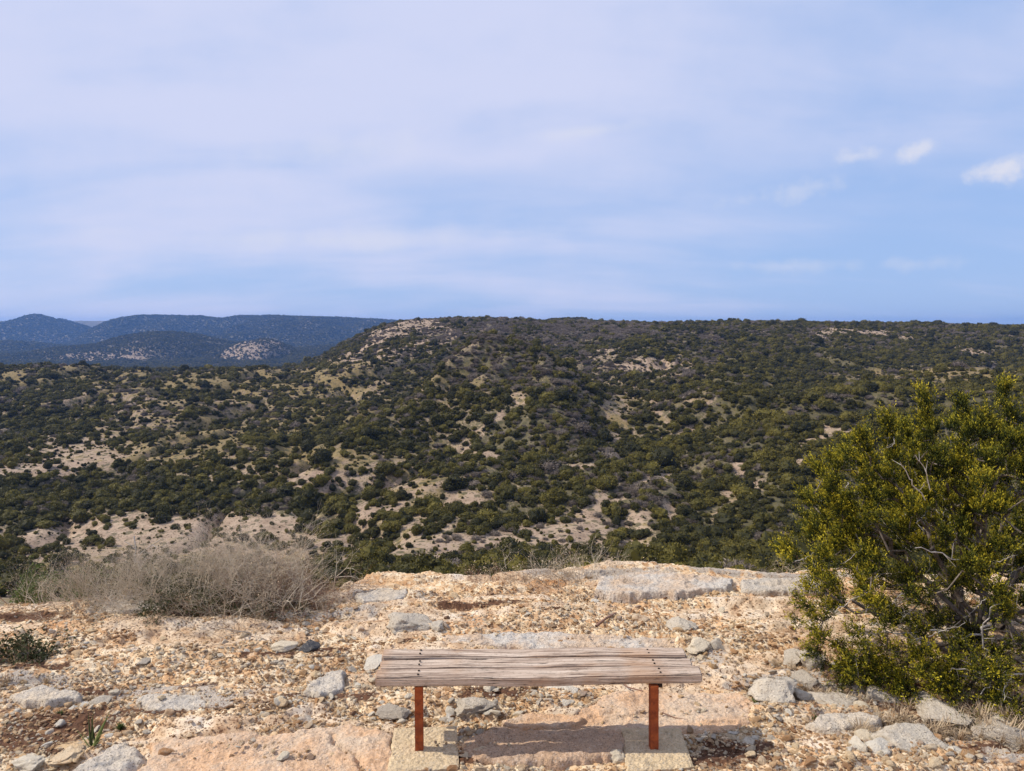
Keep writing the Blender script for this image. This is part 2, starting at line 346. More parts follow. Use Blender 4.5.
def build_height():
    cols = sorted(TAB); cu = (np.array(cols)-CX)/F
    ly = np.log(YS); P = np.zeros((NY_, len(cols)))
    for j, c in enumerate(cols): P[:,j] = np.interp(ly, np.log(KY), TAB[c])
    G = np.zeros((NY_, NU))
    for i in range(NY_): G[i] = np.interp(US, cu, P[i])
    G = smooth1(G, 9, 1); G = smooth1(G, 4, 0)
    G = np.where((YS < 120)[:,None], np.stack([np.interp(US, cu, P[i]) for i in range(NY_)]), G)
    U, Y = np.meshgrid(US, YS); X = U*Y; PXc = CX+U*F
    Z = CAMZ + Y*py_tan(G)
    # beyond the first ridges
    far = np.where(PXc < 380, -125., -22.); far = smooth1(far, 14, 1)
    k = sst(1000, 1700, Y); Z = Z*(1-k) + far*k
    def hill(px, Yc, pytop, rx, ry, pw=1.0, base=-125, rd=.35):
        nonlocal Z
        top = CAMZ + Yc*py_tan(pytop); cx = (px-CX)/F*Yc
        a = np.arctan2(Y-Yc, X-cx)
        d = np.hypot((X-cx)/rx, (Y-Yc)/ry)*(1+.10*np.sin(a*5+px)+.12*fbm(X/160, Y/160, int(px)%50, 2))
        pr = np.clip(1-d, 0, 1); pr = pr**pw*(1-rd*pr)/(1-rd)
        Z = np.where(pr > .004, np.maximum(Z, base-6 + (top-base+6)*np.clip(pr,0,1.02)), Z)
    RP = [-500,60,85,105,120,140,160,205,222,240,270,300,340,372,400,440,480]
    RT = [346,346,333,323,318.5,315.5,315,315.8,318.3,315.6,315.3,316.8,317.5,319.3,321,324,330]
    top = CAMZ + 5600*py_tan(np.interp(PXc, RP, RT))
    spur = fbm(X/430, Y/1000, 77, 4)
    f = sst(4500, 5600, Y+700*spur+260*np.sin(X/310)); back = 1-sst(6100, 7000, Y)
    Z = np.where(PXc < 520, np.maximum(Z, -125+(top+125)*f*back*sst(40,90,PXc)), Z)
    hill(38, 6000, 313.2, 640, 800, 1.05, -125, .06)
    hill(62, 6100, 318.5, 420, 500, .95, -125, .2)
    hill(-70, 6200, 320, 700, 600, .8, -125)
    hill(168, 3200, 331.0, 330, 420, .75, -125)
    hill(118, 3100, 343, 420, 380, .8, -125)
    hill(225, 3300, 341, 330, 330, .8, -125)
    hill(262, 3000, 338.5, 150, 260, .75, -125)
    hill(300, 3050, 351, 170, 260, .8, -125)
    hill(0, 3900, 341, 380, 320, .8, -125)
    hill(330, 3500, 345, 260, 300, .8, -125)
    hill(565, 1500, 317.5, 140, 200, .7, -22)
    hill(770, 5200, 320.0, 520, 600, .6, -22); hill(700, 5600, 321.5, 600, 600, .6, -22)
    hill(1040, 5000, 325.0, 600, 600, .6, -22)
    far2 = CAMZ + 8800*py_tan(321.2+.4*np.sin(X/700.)); Z = np.where(PXc < 250, np.maximum(Z, -125+(far2+125)*sst(7900, 8700, Y)), Z)
    def lump(px, Yc, dz, rx, ry):
        nonlocal Z
        Z = Z + dz*np.exp(-(((X-(px-CX)/F*Yc)/rx)**2+((Y-Yc)/ry)**2))
    def ridge(a, b, dz, w):
        n_ = 9
        for k_ in range(n_):
            t_ = k_/(n_-1); lump(a[0]+(b[0]-a[0])*t_, a[1]+(b[1]-a[1])*t_, dz*(1-.5*t_)*.62, w, w*1.5)
    lump(497, 392, 9, 34, 42); lump(500, 490, -17, 130, 42); lump(395, 405, -8, 30, 55); lump(590, 410, -9, 26, 60)
    ridge((470,375), (330,262), 4.5, 15); ridge((520,365), (575,250), 3.5, 13); lump(430, 300, -6, 20, 45); lump(640, 330, -7, 22, 70); lump(520, 270, -4, 20, 30)
    ridge((760,560), (690,330), 6, 20); lump(820, 420, -8, 30, 70); ridge((960,420), (840,270), 6, 18); lump(250, 390, -7, 60, 40); ridge((60,520), (260,330), 5, 20); lump(120, 300, -4, 40, 30)
    lump(60, 640, 5, 45, 60); lump(190, 640, -6, 40, 50); lump(255, 600, 3, 30, 40)
    # erosion and lumps
    amp = np.clip((Y-90)/240, 0, 1)
    rg = np.clip(.22-np.abs(fbm(X/75+.35*perlin(X/40,Y/40,8), Y/140, 13, 3)), 0, 1)/.22
    Z = Z + amp*(7.5*fbm(X/90, Y/110, 3, 4) - 8.5*rg**1.4)*(1-.72*sst(620,800,Y)*sst(1600,1050,Y)) + amp*1.2*fbm(X/24, Y/24, 23, 3)
    fr = sst(4300,4700,Y)*sst(5600,5200,Y); Z = Z - fr*sst(440,400,PXc)*26*np.clip(.3-np.abs(fbm(X/300, Y/1500, 63, 3)),0,1)/.3
    return U, X, Y, Z
U_, X_, Y_, Z_ = build_height()
T_ = (Z_-CAMZ)/Y_; CM_ = np.maximum.accumulate(T_, axis=0)
def t_idx(x, y):
    u = np.clip((x/y-US[0])/(US[1]-US[0]), 0, NU-1.001); v = np.clip((np.log(y)-math.log(YS[0]))/(math.log(YS[1])-math.log(YS[0])), 0, NY_-1.001)
    return u, v
def bil(A, u, v):
    i = u.astype(int); j = v.astype(int); a = u-i; b = v-j
    return (A[j,i]*(1-a)+A[j,i+1]*a)*(1-b)+(A[j+1,i]*(1-a)+A[j+1,i+1]*a)*b
DP = [310,320,335,350,365,380,400,420,440,460,480,500,520,540,560,580]
DM = ["77777775888888888","77777735888888888","77777866788876677","76665857867899988","65465467876799977","45444455787788766","56555566887899899",
      "66656666998799999","75456666986899999","44554457998899999","78776567898999899","88899854688999899","85344655937998899","42222354435678899","32222475664588888","54444799986588888"]
GM = ["00000000000000000","00000000000000000","00000002200022222","22211201310233333","79989854510455544","88888866544667665","54455665555555555","33345665466444444",
      "33566866544444444","34566766434343333","23333455333333333","22222344333333333","22222333333333333","22333333333333333","23343333333333333","55333333333333333"]
YM = ["11111133332222222","11111155665343333","11111256665443444","11111233442332222","22212244543222222","22322222443222222","33322222323222222","22322223333222222",
      "22222223332222222","21222223333322222","11222222333333222","21122222223322222","21111112223333222","21111112223333333","21111133222334333","21111133222233333"]
def grid(Mx, px, py):
    A = np.array([[int(c) for c in r] for r in Mx])/9.
    u = np.clip(px/64., 0, 15.999); v = np.interp(py, DP, np.arange(16.)); v = np.clip(v, 0, 14.999)
    return bil(A, u, v)
# bare places that read on their own: px, py, rx, ry in image units of the slope they lie on
BARE = [(617,415,12,22),(604,432,7,14),(625,398,9,8),(560,540,45,9),(530,528,22,7),(150,545,70,14),(60,540,50,12),(240,522,40,7),(310,480,16,8),(408,488,26,7),(430,545,40,10),
        (700,400,9,5),(730,500,7,9),(675,510,16,10),(640,520,12,9),(600,500,8,8),(660,562,35,7),(520,400,9,6),(830,430,22,4),(745,470,8,10),(760,485,7,7),(800,460,10,4),
        (465,450,9,5),(415,325,25,5),(390,335,20,6),(880,333,30,2.5),(830,332,20,2.5),(960,352,30,2),(880,378,60,3),(960,371,50,3),(780,385,20,4),(655,366,35,4),(690,430,10,6),
        (350,395,20,7),(345,360,25,4),(270,372,20,4),(280,350,14,7),(30,470,30,6),(110,455,35,5),(480,455,18,4),(370,512,20,6),(300,565,50,10),(590,520,10,16),(650,550,20,8)]
for pts in ([(636,388),(626,400),(617,416),(606,434),(600,442)],[(655,405),(664,420),(676,432)],[(300,492),(350,481),(420,488),(462,484)],[(120,545),(190,532),(250,522),(320,520)],
            [(430,566),(480,545),(530,536),(590,515),(640,490),(672,470)],[(0,472),(60,463),(130,455),(175,440),(240,428)],[(690,545),(720,515),(742,495),(762,478)],[(340,530),(380,512),(430,502),(480,500)],[(560,470),(600,462),(640,448)],
            [(300,375),(330,366),(360,352),(390,336)],[(860,425),(830,432),(800,446)],[(20,560),(80,548),(150,556),(240,560)],[(500,415),(470,440),(455,455)]):
    for (a, b), (c, d) in zip(pts, pts[1:]):
        n_ = max(2, int(math.hypot(c-a, d-b)/5))
        for k_ in range(n_): BARE.append((a+(c-a)*k_/n_+R.normal(0,1.5), b+(d-b)*k_/n_+R.normal(0,1), R.uniform(2.5,6), R.uniform(1.6,3.4)))
def bare_mask(px, py):
    m = np.zeros(np.shape(px))
    for a, b, rx, ry in BARE: m = np.maximum(m, np.exp(-.7*(((px-a)/rx)**2+((py-b)/ry)**2)))
    return m
def layout(x, y, z):
    px = CX+F*x/y; py = tan_py((z-CAMZ)/y)
    d = grid(DM, px, py)*(1-.88*bare_mask(px+5*perlin(x/13,y/13,91), py+4*perlin(x/11,y/11,92)))
    g = grid(GM, px, py); q = grid(YM, px, py)
    f = y > 1100
    cxs = (262-CX)/F*3000; kn = np.exp(-(((x-cxs)/120)**2+((y-2880)/190)**2)); cx2 = (120-CX)/F*2850; kn2 = np.exp(-(((x-cx2)/170)**2+((y-2760)/80)**2))
    rg = np.clip(.22-np.abs(fbm(x/75+.35*perlin(x/40,y/40,8), y/140, 13, 3)), 0, 1)/.22
    hl = fbm(x/90, y/110, 3, 4)
    d = d*.93 + (.20*rg - .30*hl - .02)*np.clip((y-150)/250,0,1)*sst(1.05,.6,d); g = g+.5*hl
    d = d+.13*sst(485,505,py)*sst(.1,.4,d)
    d = np.where(f, .84-.45*kn-.5*kn2 + .25*fbm(x/160,y/300,66,3), d); g = np.where(f, .05+.3*kn, g); q = np.where(f, .12, q)
    return px, py, d, g, q
def build_terrain():
    _, _, d, g, _ = layout(X_, Y_, Z_)
    V = np.stack([X_, Y_, Z_], -1).reshape(-1,3)
    i = (np.arange(NY_-1)[:,None]*NU+np.arange(NU-1)[None]).ravel()
    me = mesh_np('hills', V, np.stack([i, i+1, i+1+NU, i+NU], 1), mats=[M['terrain']])
    attr(me, 'veg', np.clip(d, 0, 1)); attr(me, 'grass', np.clip(g, 0, 1))
    tag(link('hills', me), kind='structure')
build_terrain()

# ------------------------------------------------------------------ bush prototypes for the valley
def lump_crown(n_lobes, flat, leaves, lsize, seed, rough=.16, wr_=.75, core=.93):
    """one bush: bumpy lobes with leaf clusters standing off them"""
    rr = np.random.default_rng(seed); V = []; T = []; A = []; off = 0
    import bmesh
    bm = bmesh.new(); bmesh.ops.create_icosphere(bm, subdivisions=2, radius=1)
    iv = np.array([v.co[:] for v in bm.verts]); it = np.array([[v.index for v in f.verts] for f in bm.faces]); bm.free()
    cs = []
    for k in range(n_lobes):
        a = rr.uniform(0, 6.28); d = rr.uniform(0, .62)*(k > 0); r = rr.uniform(.34, .60)*(1.15 if k == 0 else 1)
        c = np.array([math.cos(a)*d, math.sin(a)*d, r*flat*rr.uniform(.7, 1.25)]); cs.append((c, r))
        j = 1+rr.normal(0, rough, len(iv)); v = iv*j[:,None]*r*core*np.array([1,1,flat])+c; v[:,2] = np.maximum(v[:,2], -.12)
        V.append(v); T.append(it+off); off += len(v); A.append(np.clip(rr.normal(.22,.14,len(iv)), 0, 1))  # cores tinted darker than leaves, putting shade of the gaps into colour
    V = np.concatenate(V); T = np.concatenate(T); A = np.concatenate(A)
    n = leaves; ks = rr.integers(0, n_lobes, n); dr = rr.normal(size=(n,3)); dr[:,2] = np.abs(dr[:,2])*.9-.25; dr /= np.linalg.norm(dr, axis=1, keepdims=True)
    C = np.array([c[0] for c in cs])[ks]; Rr = np.array([c[1] for c in cs])[ks][:,None]
    P = C + dr*Rr*np.array([1,1,flat])*rr.uniform(.82, 1.18, (n,1)); D = dr+rr.normal(0, .7, (n,3)); D /= np.linalg.norm(D, axis=1, keepdims=True)
    v2, q2 = diamonds(P, D, lsize*rr.uniform(.6,1.5,n), lsize*wr_*rr.uniform(.6,1.3,n))
    me = mesh_np('bush', np.concatenate([V, v2]), q2+len(V), T, smooth=False)
    A2 = np.repeat(np.clip(rr.normal(.58,.27,n), 0, 1), 4)
    attr(me, 'tint', np.concatenate([A, A2])); return me
GREEN = []; GREYB = []
for k in range(7):
    me = lump_crown(5+k%4, .85+.10*(k%3), 1100, .125, 100+k, .16); me.materials.append(M['bush']); GREEN.append(me)
for k in range(4):
    me = lump_crown(5+k%3, .62, 1300, .20, 200+k, .16, .24, .72); me.materials.append(M['greybush']); GREYB.append(me)

def stuff(name, P, rotz, scl, idx, meshes, label, cat, tilt=None):
    me = bpy.data.meshes.new(name); me.from_pydata([], [], []) ; me.vertices.add(len(P)); me.vertices.foreach_set('co', np.asarray(P, np.float32).ravel())
    rot = np.zeros((len(P),3)); rot[:,2] = rotz
    if tilt is not None: rot[:,:2] = tilt
    a = me.attributes.new('rot', 'FLOAT_VECTOR', 'POINT'); a.data.foreach_set('vector', rot.astype(np.float32).ravel())
    a = me.attributes.new('scl', 'FLOAT_VECTOR', 'POINT'); a.data.foreach_set('vector', np.asarray(scl, np.float32).ravel())
    a = me.attributes.new('pick', 'INT', 'POINT'); a.data.foreach_set('value', np.asarray(idx, np.int32))
    o = link(name, me); col = bpy.data.collections.new(name+'_kinds')
    for i, m in enumerate(meshes): col.objects.link(bpy.data.objects.new(f'{name}_kind_{i:02d}', m))
    ng = bpy.data.node_groups.new(name, 'GeometryNodeTree')
    ng.interface.new_socket('Geometry', in_out='INPUT', socket_type='NodeSocketGeometry'); ng.interface.new_socket('Geometry', in_out='OUTPUT', socket_type='NodeSocketGeometry')
    nd = ng.nodes; gi = nd.new('NodeGroupInput'); go = nd.new('NodeGroupOutput')
    ci = nd.new('GeometryNodeCollectionInfo'); ci.inputs[0].default_value = col; ci.inputs['Separate Children'].default_value = True; ci.inputs['Reset Children'].default_value = True
    ip = nd.new('GeometryNodeInstanceOnPoints'); ip.inputs['Pick Instance'].default_value = True
    def na(nm, t):
        x = nd.new('GeometryNodeInputNamedAttribute'); x.data_type = t; x.inputs['Name'].default_value = nm; return x.outputs['Attribute']
    L = ng.links.new
    mp = nd.new('GeometryNodeMeshToPoints'); L(gi.outputs[0], mp.inputs['Mesh']); L(mp.outputs[0], ip.inputs['Points'])
    L(ci.outputs[0], ip.inputs['Instance']); L(na('pick','INT'), ip.inputs['Instance Index'])
    e2r = nd.new('FunctionNodeEulerToRotation'); L(na('rot','FLOAT_VECTOR'), e2r.inputs[0]); L(e2r.outputs[0], ip.inputs['Rotation'])
    L(na('scl','FLOAT_VECTOR'), ip.inputs['Scale']); L(ip.outputs[0], go.inputs[0])
    md = o.modifiers.new('scatter', 'NODES'); md.node_group = ng
    return tag(o, label, cat, kind='stuff')

def zone_name(px, py):
    h = 'far left' if px < 170 else 'left of the bench' if px < 380 else 'straight beyond the bench' if px < 640 else 'right of the bench' if px < 810 else 'beyond the yellow-green juniper'
    return h
def scatter_valley():
    N = 2000000
    u = R.uniform(-.82, .82, N)
    sg = R.random(N); seg = sg < .50; far_ = sg > .82; u = np.where(far_, R.uniform(-.80, -.08, N), u)
    y = np.where(seg, np.sqrt(R.uniform(80**2, 1000**2, N)), np.where(far_, np.sqrt(R.uniform(3600**2, 6300**2, N)), np.sqrt(R.uniform(1000**2, 3600**2, N))))
    # candidate number density per m2 on each side
    x = u*y; iu, iv = t_idx(x, y); z = bil(Z_, iu, iv)
    px, py, d, g, q = layout(x, y, z)
    near_area = .5*(1.64)*(1000**2); far_area = .5*1.64*(3600**2-1000**2)
    ys_ = np.clip(y/900, .12, 1); base_r = 1.0+.42*ys_
    r = np.where(seg, base_r*np.exp(R.normal(-.05, .42, N)), np.where(far_, 5.2, 2.5)*np.exp(R.normal(0, .3, N))); r = np.clip(r, .4, 8)
    want = np.where(seg, 1.0/(3.14*base_r**2), np.where(far_, .0085, .045))                # bushes per m2 at full cover
    have = np.where(seg, N*.50/near_area, np.where(far_, N*.18/(.36*(6300**2-3600**2)), N*.32/far_area))
    keep_p = np.minimum(1, want/have)
    clump = .5+.55*fbm(x/17, y/24, 301, 3)+.55*perlin(x/6, y/7, 305)+.12*R.normal(size=N)
    ok = (clump < d*1.18-.015) & (R.random(N) < keep_p*np.where(d > .6, 1.15, .8))
    sparse = (R.random(N) < .24+.40*(perlin(x/14,y/14,777)>.05)) & (R.random(N) < keep_p)
    r = np.where(sparse & ~ok, r*R.uniform(.28,.62,N), r); ok |= sparse
    hh = r*1.1
    cm = CM_[np.clip(iv.astype(int)-1,0,NY_-1), iu.astype(int)]
    rimt = py_tan(610)
    vis = ((z+hh-CAMZ)/y > cm-.006) & ((z+hh-CAMZ)/y > rimt-.02)
    ok &= vis
    greyn = .5+.9*fbm(x/40, y/40, 401, 2)
    grey = (greyn*.5+.5*R.random(N)) < q*.95+.08
    sel = np.where(ok)[0]
    print('valley bushes', len(sel))
    x,y,z,r,px,py,grey,d = [a[sel] for a in (x,y,z,r,px,py,grey,d)]
    vv = vis[sel] & ((z+hh[sel]*.7-CAMZ)/y > np.maximum(cm[sel], py_tan(584))) & (px > 8) & (px < 1016) & (y > 60)
    hid = (px > 812) & (py > 430)         # behind the juniper
    size = np.where(vv & ~hid, r/y, 0)
    taken = np.zeros(len(x), bool)
    for kind in (0, 1):
        m = np.where(grey == bool(kind))[0]; top = m[np.argsort(-size[m])][:300]
        top = top[size[top] > 0]; taken[top] = True
        for i in top:
            meshes = GREYB if kind else GREEN; me = meshes[R.integers(len(meshes))]
            o = link('bare_bush' if kind else 'green_bush', me)
            o.location = (x[i], y[i], z[i]-.12*r[i]); s = r[i]*1.08; o.scale = (s*R.uniform(.9,1.2), s*R.uniform(.9,1.2), s*R.uniform(.8,1.15)); o.rotation_euler = (0,0,R.uniform(0,6.28))
            zn = zone_name(px[i], py[i]); big = r[i] > 1.5
            hgt = 'low on the slope just past the rim' if py[i] > 545 else 'part way up the facing valley slope'
            if kind: tag(o, f"{'broad' if big else 'small'} grey leafless bush {hgt}, {zn}", 'bush', f"grey bushes {hgt}, {zn}, {'broad' if big else 'small'}")
            else: tag(o, f"{'broad' if big else 'small'} dark green bush {hgt}, {zn}", 'bush', f"green bushes {hgt}, {zn}, {'broad' if big else 'small'}")
    rest = np.where(~taken)[0]
    for kind, meshes, nm, lb in ((0, GREEN, 'juniper_scrub', 'dark green juniper and oak scrub covering the hills and valley'), (1, GREYB, 'leafless_scrub', 'grey leafless scrub scattered among the green on the hills')):
        k = rest[grey[rest] == bool(kind)]; n = len(k); s = r[k]*1.08
        stuff(nm, np.stack([x[k],y[k],z[k]-.12*r[k]],1), R.uniform(0,6.28,n), np.stack([s*R.uniform(.85,1.2,n), s*R.uniform(.85,1.2,n), s*R.uniform(.75,1.2,n)],1), R.integers(0,len(meshes),n), meshes, lb, 'scrub')
scatter_valley()

# ------------------------------------------------------------------ bench
def box_mesh(name, sx, sy, sz, mat, bev=.003, cuts=0, wob=0., seed=0):
    import bmesh
    bm = bmesh.new(); bmesh.ops.create_cube(bm, size=1)
    for v in bm.verts: v.co = Vector((v.co.x*sx, v.co.y*sy, v.co.z*sz))
    if cuts:
        es = [e for e in bm.edges if abs(e.verts[0].co.x-e.verts[1].co.x) > sx*.9]
        bmesh.ops.subdivide_edges(bm, edges=es, cuts=cuts)
    bmesh.ops.bevel(bm, geom=[e for e in bm.edges if e.calc_face_angle(0) > .5], offset=bev, segments=2, affect='EDGES', clamp_overlap=True)
    if wob:
        rr = random.Random(seed); ph = [rr.uniform(0,6) for _ in range(6)]
        for v in bm.verts:
            x = v.co.x
            v.co.z += wob*(math.sin(x*3.1+ph[0])+.5*math.sin(x*9+ph[1])+.3*math.sin(x*23+ph[2]))
            v.co.y += wob*.9*(math.sin(x*4+ph[3])+.5*math.sin(x*13+ph[4]))*(1 if v.co.y > 0 else -1)
            if abs(abs(x)-sx/2) < .01: v.co.x += wob*2.5*math.sin(v.co.y*90+ph[5])*(1 if x > 0 else -1)
    me = bpy.data.meshes.new(name); bm.to_mesh(me); bm.free(); me.materials.append(mat); return me
def build_bench():
    bx = .113; root = link('bench', None, loc=(bx, 3.62, 0)); tag(root, 'low backless plank bench on two rusty posts facing the valley', 'bench')
    H = .42; yaw = math.radians(.6)
    ys = [(-.118, .101, .044), (-.006, .107, .036), (.104, .097, .036)]
    for k, (yy, w, th) in enumerate(ys):
        me = box_mesh('seat_plank', 1.592-.022*k, w, th, M['wood'], .006, 60, .0034, k)
        o = link('seat_plank', me, root, (.018-.009*k, yy, H-th/2-.006*(k == 1))); o.rotation_euler = (math.radians([1.2,-.6,.8][k]), 0, yaw+math.radians([.5,0,-.35][k]))
        for sx in (-.585, .59):
            for dy in (-.018, .02):
                b = bpy.data.meshes.new('bolt'); import bmesh; bm = bmesh.new(); bmesh.ops.create_cone(bm, cap_ends=True, segments=10, radius1=.0052, radius2=.0045, depth=.004); bm.to_mesh(b); bm.free(); b.materials.append(M['bracket'])
                link('bolt', b, o, (sx, dy, th/2+.003))
    for px_, pyb in ((419.5, 749), (654, 748)):
        X, Y = unproj(px_, pyb, .048); X -= bx
        top = H-.036-.034
        hgt = top+.02
        me = box_mesh('post', .040, .040, hgt, M['rust'], .002); p = link('post', me, root, (X+(.0 if X < 0 else -.004), Y-3.62, .02+hgt/2-.02+.0)); p.rotation_euler = (0, math.radians(-.8 if X > 0 else .1), math.radians(4))
        me = box_mesh('bracket', .058, .28, .030, M['bracket'], .002); link('bracket', me, root, (X+.008, 0, H-.036-.0175))
    # concrete footings, unequal and slightly turned, sunk in the ground
    for (corn, h) in (([(394,727),(457,725),(459,767),(387,771)], .050), ([(622,745-18),(680,727),(694,766),(626,771)], .052)):
        pts = [unproj(a, b, h) for a, b in corn]; SLABS.append(np.array(pts))
        n = 26; V = []; rr = np.random.default_rng(int(corn[0][0]))
        def P(s, t):
            a = np.array(pts[0])*(1-s)*(1-t)+np.array(pts[1])*s*(1-t)+np.array(pts[2])*s*t+np.array(pts[3])*(1-s)*t; return a
        for j in range(n):
            for i in range(n):
                s, t = i/(n-1), j/(n-1); q = P(s, t); e = min(s, 1-s, t, 1-t)
                V.append((q[0]-bx+rr.normal(0,.0012), q[1]-3.62+rr.normal(0,.0012), h-.006*(e < .03)+rr.normal(0,.0012)))
        Q = [(j*n+i, j*n+i+1, (j+1)*n+i+1, (j+1)*n+i)[::-1] for j in range(n-1) for i in range(n-1)]
        ring = [i for i in range(n)]+[j*n+n-1 for j in range(1,n)]+[(n-1)*n+i for i in range(n-2,-1,-1)]+[j*n for j in range(n-2,0,-1)]
        b0 = len(V)
        for k in ring: v = V[k]; V.append((v[0]+rr.normal(0,.002), v[1]+rr.normal(0,.002), -.16))
        for k in range(len(ring)): k2 = (k+1)%len(ring); Q.append((ring[k], ring[k2], b0+k2, b0+k))
        link('footing', mesh_np('footing', V, Q, mats=[M['concrete']], smooth=False), root)
M['bracket'] = mat_simple('dark_iron', (.012,.010,.010), (.04,.025,.018), 30, .2)
build_bench()

# ------------------------------------------------------------------ rocks
def rock_mesh(seed, sub=3, cuts=9, rough=.05):
    import bmesh
    rr = np.random.default_rng(seed); bm = bmesh.new(); bmesh.ops.create_icosphere(bm, subdivisions=sub, radius=1)
    V = np.array([v.co[:] for v in bm.verts]); T = np.array([[v.index for v in f.verts] for f in bm.faces]); bm.free()
    d0 = V.copy()
    for k in range(cuts):
        n = rr.normal(size=3); n /= np.linalg.norm(n); c = rr.uniform(.42, .85); t = V@n; V = V - np.outer(np.clip(t-c, 0, None), n)
    nz = fbm(d0[:,0]*1.8+seed, d0[:,1]*1.8+d0[:,2]*1.1, seed, 4)+.5*fbm(d0[:,2]*4+seed, d0[:,0]*4+d0[:,1]*2, seed+5, 3)
    V = V*(1+rough*2.4*nz)[:,None]
    return mesh_np('stone', V, None, T, smooth=sub > 2)
ROCKS = {k: [] for k in ('stone','stone_pale','stone_grey','stone_dark')}
for k in range(8):
    base = rock_mesh(900+k, 3, 13, .055)
    for kk in ROCKS:
        me = base.copy(); me.materials.append(M[kk]); ROCKS[kk].append(me)
def rock(px, py, w, hpx, mat='stone_pale', label=None, cat='rock', name='rock', dep=1.1, seed=None, yaw=None, sink=.35, sub=None):
    """px,py: where the middle of its base meets the ground in the photo; w,hpx: size in photo pixels"""
    x, y = unproj(px, py, -.01); zc = math.hypot(y, CAMZ)*.99; sx = w/F*zc/1.62; sz = hpx/F*zc/1.22
    if sub: me = rock_mesh(seed or 1, 4, sub+3, .13); me.materials.append(M[mat])
    else: me = ROCKS[mat][(seed if seed is not None else random.randrange(8)) % 8]
    o = link(name, me, loc=(x, y+sx*dep*.5, gh(np.array([x]), np.array([y]), False)[0]+sz*(1-sink)*.6))
    o.scale = (sx, sx*dep, sz*.8); o.rotation_euler = (R.normal(0,.08), R.normal(0,.08), R.uniform(0,.5) if yaw is None else yaw)
    if label: tag(o, label, cat)
    return o
for a in [
 (412,634,44,17,'stone_grey','long pale grey lichened rock behind the left end of the bench',1.0,3,14),
 (436,634,16,15,'stone_grey','knobbly black and white rock just behind the bench planks',1.0,4,14),
 (306,654,20,14,'stone_dark','small near-black rock standing out on the pale rubble left of the bench',1.0,35,12),
 (283,654,30,9,'stone_pale','flat whitish rock touching the left of the near-black rock',1.0,6,0),
 (681,636,30,13,'stone_grey','rounded grey rock above the right end of the bench, between rim and planks',1.0,7,12),
 (703,638,14,7,'stone_pale','small white stone beside the rounded grey rock',1,1,0),
 (702,655,26,12,'stone_pale','whitish broken rock off the back right corner of the bench',1,2,10),
 (718,651,18,11,'stone_grey','grey jagged stone beside the whitish broken rock right of the bench',1,3,0),
 (776,709,46,30,'stone_grey','large pitted grey boulder between the bench and the juniper',1.0,11,14),
 (818,672,28,22,'stone_grey','upright grey boulder tucked against the lower left foliage of the juniper',1.0,12,12),
 (808,690,26,15,'stone_grey','grey block in front of the upright boulder at the juniper',1,4,9),
 (795,665,22,12,'stone_grey','weathered grey stone at the left foot of the juniper',1,5,0),
 (806,704,22,12,'stone_pale','squarish tan stone right of the large pitted boulder',1,6,0),
 (840,715,46,11,'stone_grey','flat pale grey rock in dry stems below the juniper',1.2,13,12),
 (863,712,14,9,'stone_pale','small white rounded stone below the juniper skirt',1,7,0),
 (888,704,30,12,'stone_grey','grey slabby rock in shade at the juniper base',1,2,0),
 (938,703,15,13,'stone','small orange wedge-shaped stone standing under the juniper',1,1,5),
 (920,760,58,20,'stone_grey','largest flat whitish rock of the row at the lower right corner',.8,14,12),
 (885,765,24,20,'stone_pale','rounded cream rock left of the largest flat whitish rock',1,3,9),
 (861,765,17,20,'stone_pale','tall cream stone at the left end of the lower right row',1,4,9),
 (868,751,20,12,'stone_pale','cream stone behind the two rounded cream rocks at lower right',1,5,0),
 (957,766,21,15,'stone_pale','round pale stone at the right end of the lower right row',1,6,9),
 (917,744,14,8,'stone_pale','tan pebble-like stone perched behind the largest flat whitish rock',1,7,0),
 (934,772,16,12,'stone_pale','cream stone wedged below the largest flat whitish rock',1,0,0),
 (905,773,20,12,'stone','tan stone wedged in front of the cream rocks at lower right',1,1,0),
 (1016,752,46,17,'stone_grey','angular whitish rock cut by the right edge of the picture',1,15,12),
 (1004,728,34,12,'stone_pale','low pale rock between dry grass and juniper at the right edge',1,16,10),
 (962,732,54,11,'stone_grey','low mottled grey rock among dry grass below the juniper',1.2,17,12),
 (305,732,15,11,'stone','rounded tan stone lying at the upper edge of the big tan slab',1,18,9),
 (551,712,44,9,'stone_pale','flat cream rock under the middle of the bench',1.2,19,9),
 (470,719,42,14,'stone_grey','mottled grey rock behind the left footing of the bench',1,20,12),
 (489,700,28,15,'stone_pale','pale blocky stone under the left half of the bench',1,21,9),
 (392,722,26,9,'stone_grey','grey stone at the upper left corner of the left footing',1,22,9),
 (475,765,30,10,'stone','orange-tan stone right of the left footing at the bottom edge',1,23,9),
 (540,766,20,9,'stone_pale','small cream stone below the slab in the bench shadow',1,24,0),
 (618,768,16,13,'stone_pale','cream stone touching the left side of the right footing',1,25,9),
 (28,768,30,10,'stone_pale','pale flat stone in the lower left corner of the picture',1,26,9),
 (58,765,42,12,'stone','pinkish flat stone left of the big grey slab end',1.2,27,9),
 (95,708,20,8,'stone_grey','rounded grey stone behind the spiky green plant',1,28,0),
 (372,668,22,9,'stone_pale','pale stone just left of the bench planks',1,29,0),
 (165,765,16,10,'stone','small tan stone on the grey end of the front slab',1,30,0),
 (230,604,16,7,'stone_pale','whitish stone in front of the large grey thicket',1,31,0),
 (838,618,16,10,'stone','reddish stone right of the rim outcrop',1,32,0),
 (641,622,18,8,'stone','long brown stone on the rubble beyond the bench',1,33,0),
 (562,578,9,7,'stone_pale','small white stone at the foot of the rim twig bush',1,34,0)]:
    rock(a[0], a[1], a[2], a[3], a[4], a[5], 'rock', 'rock', a[6], a[7], None, .35, a[8] or None)

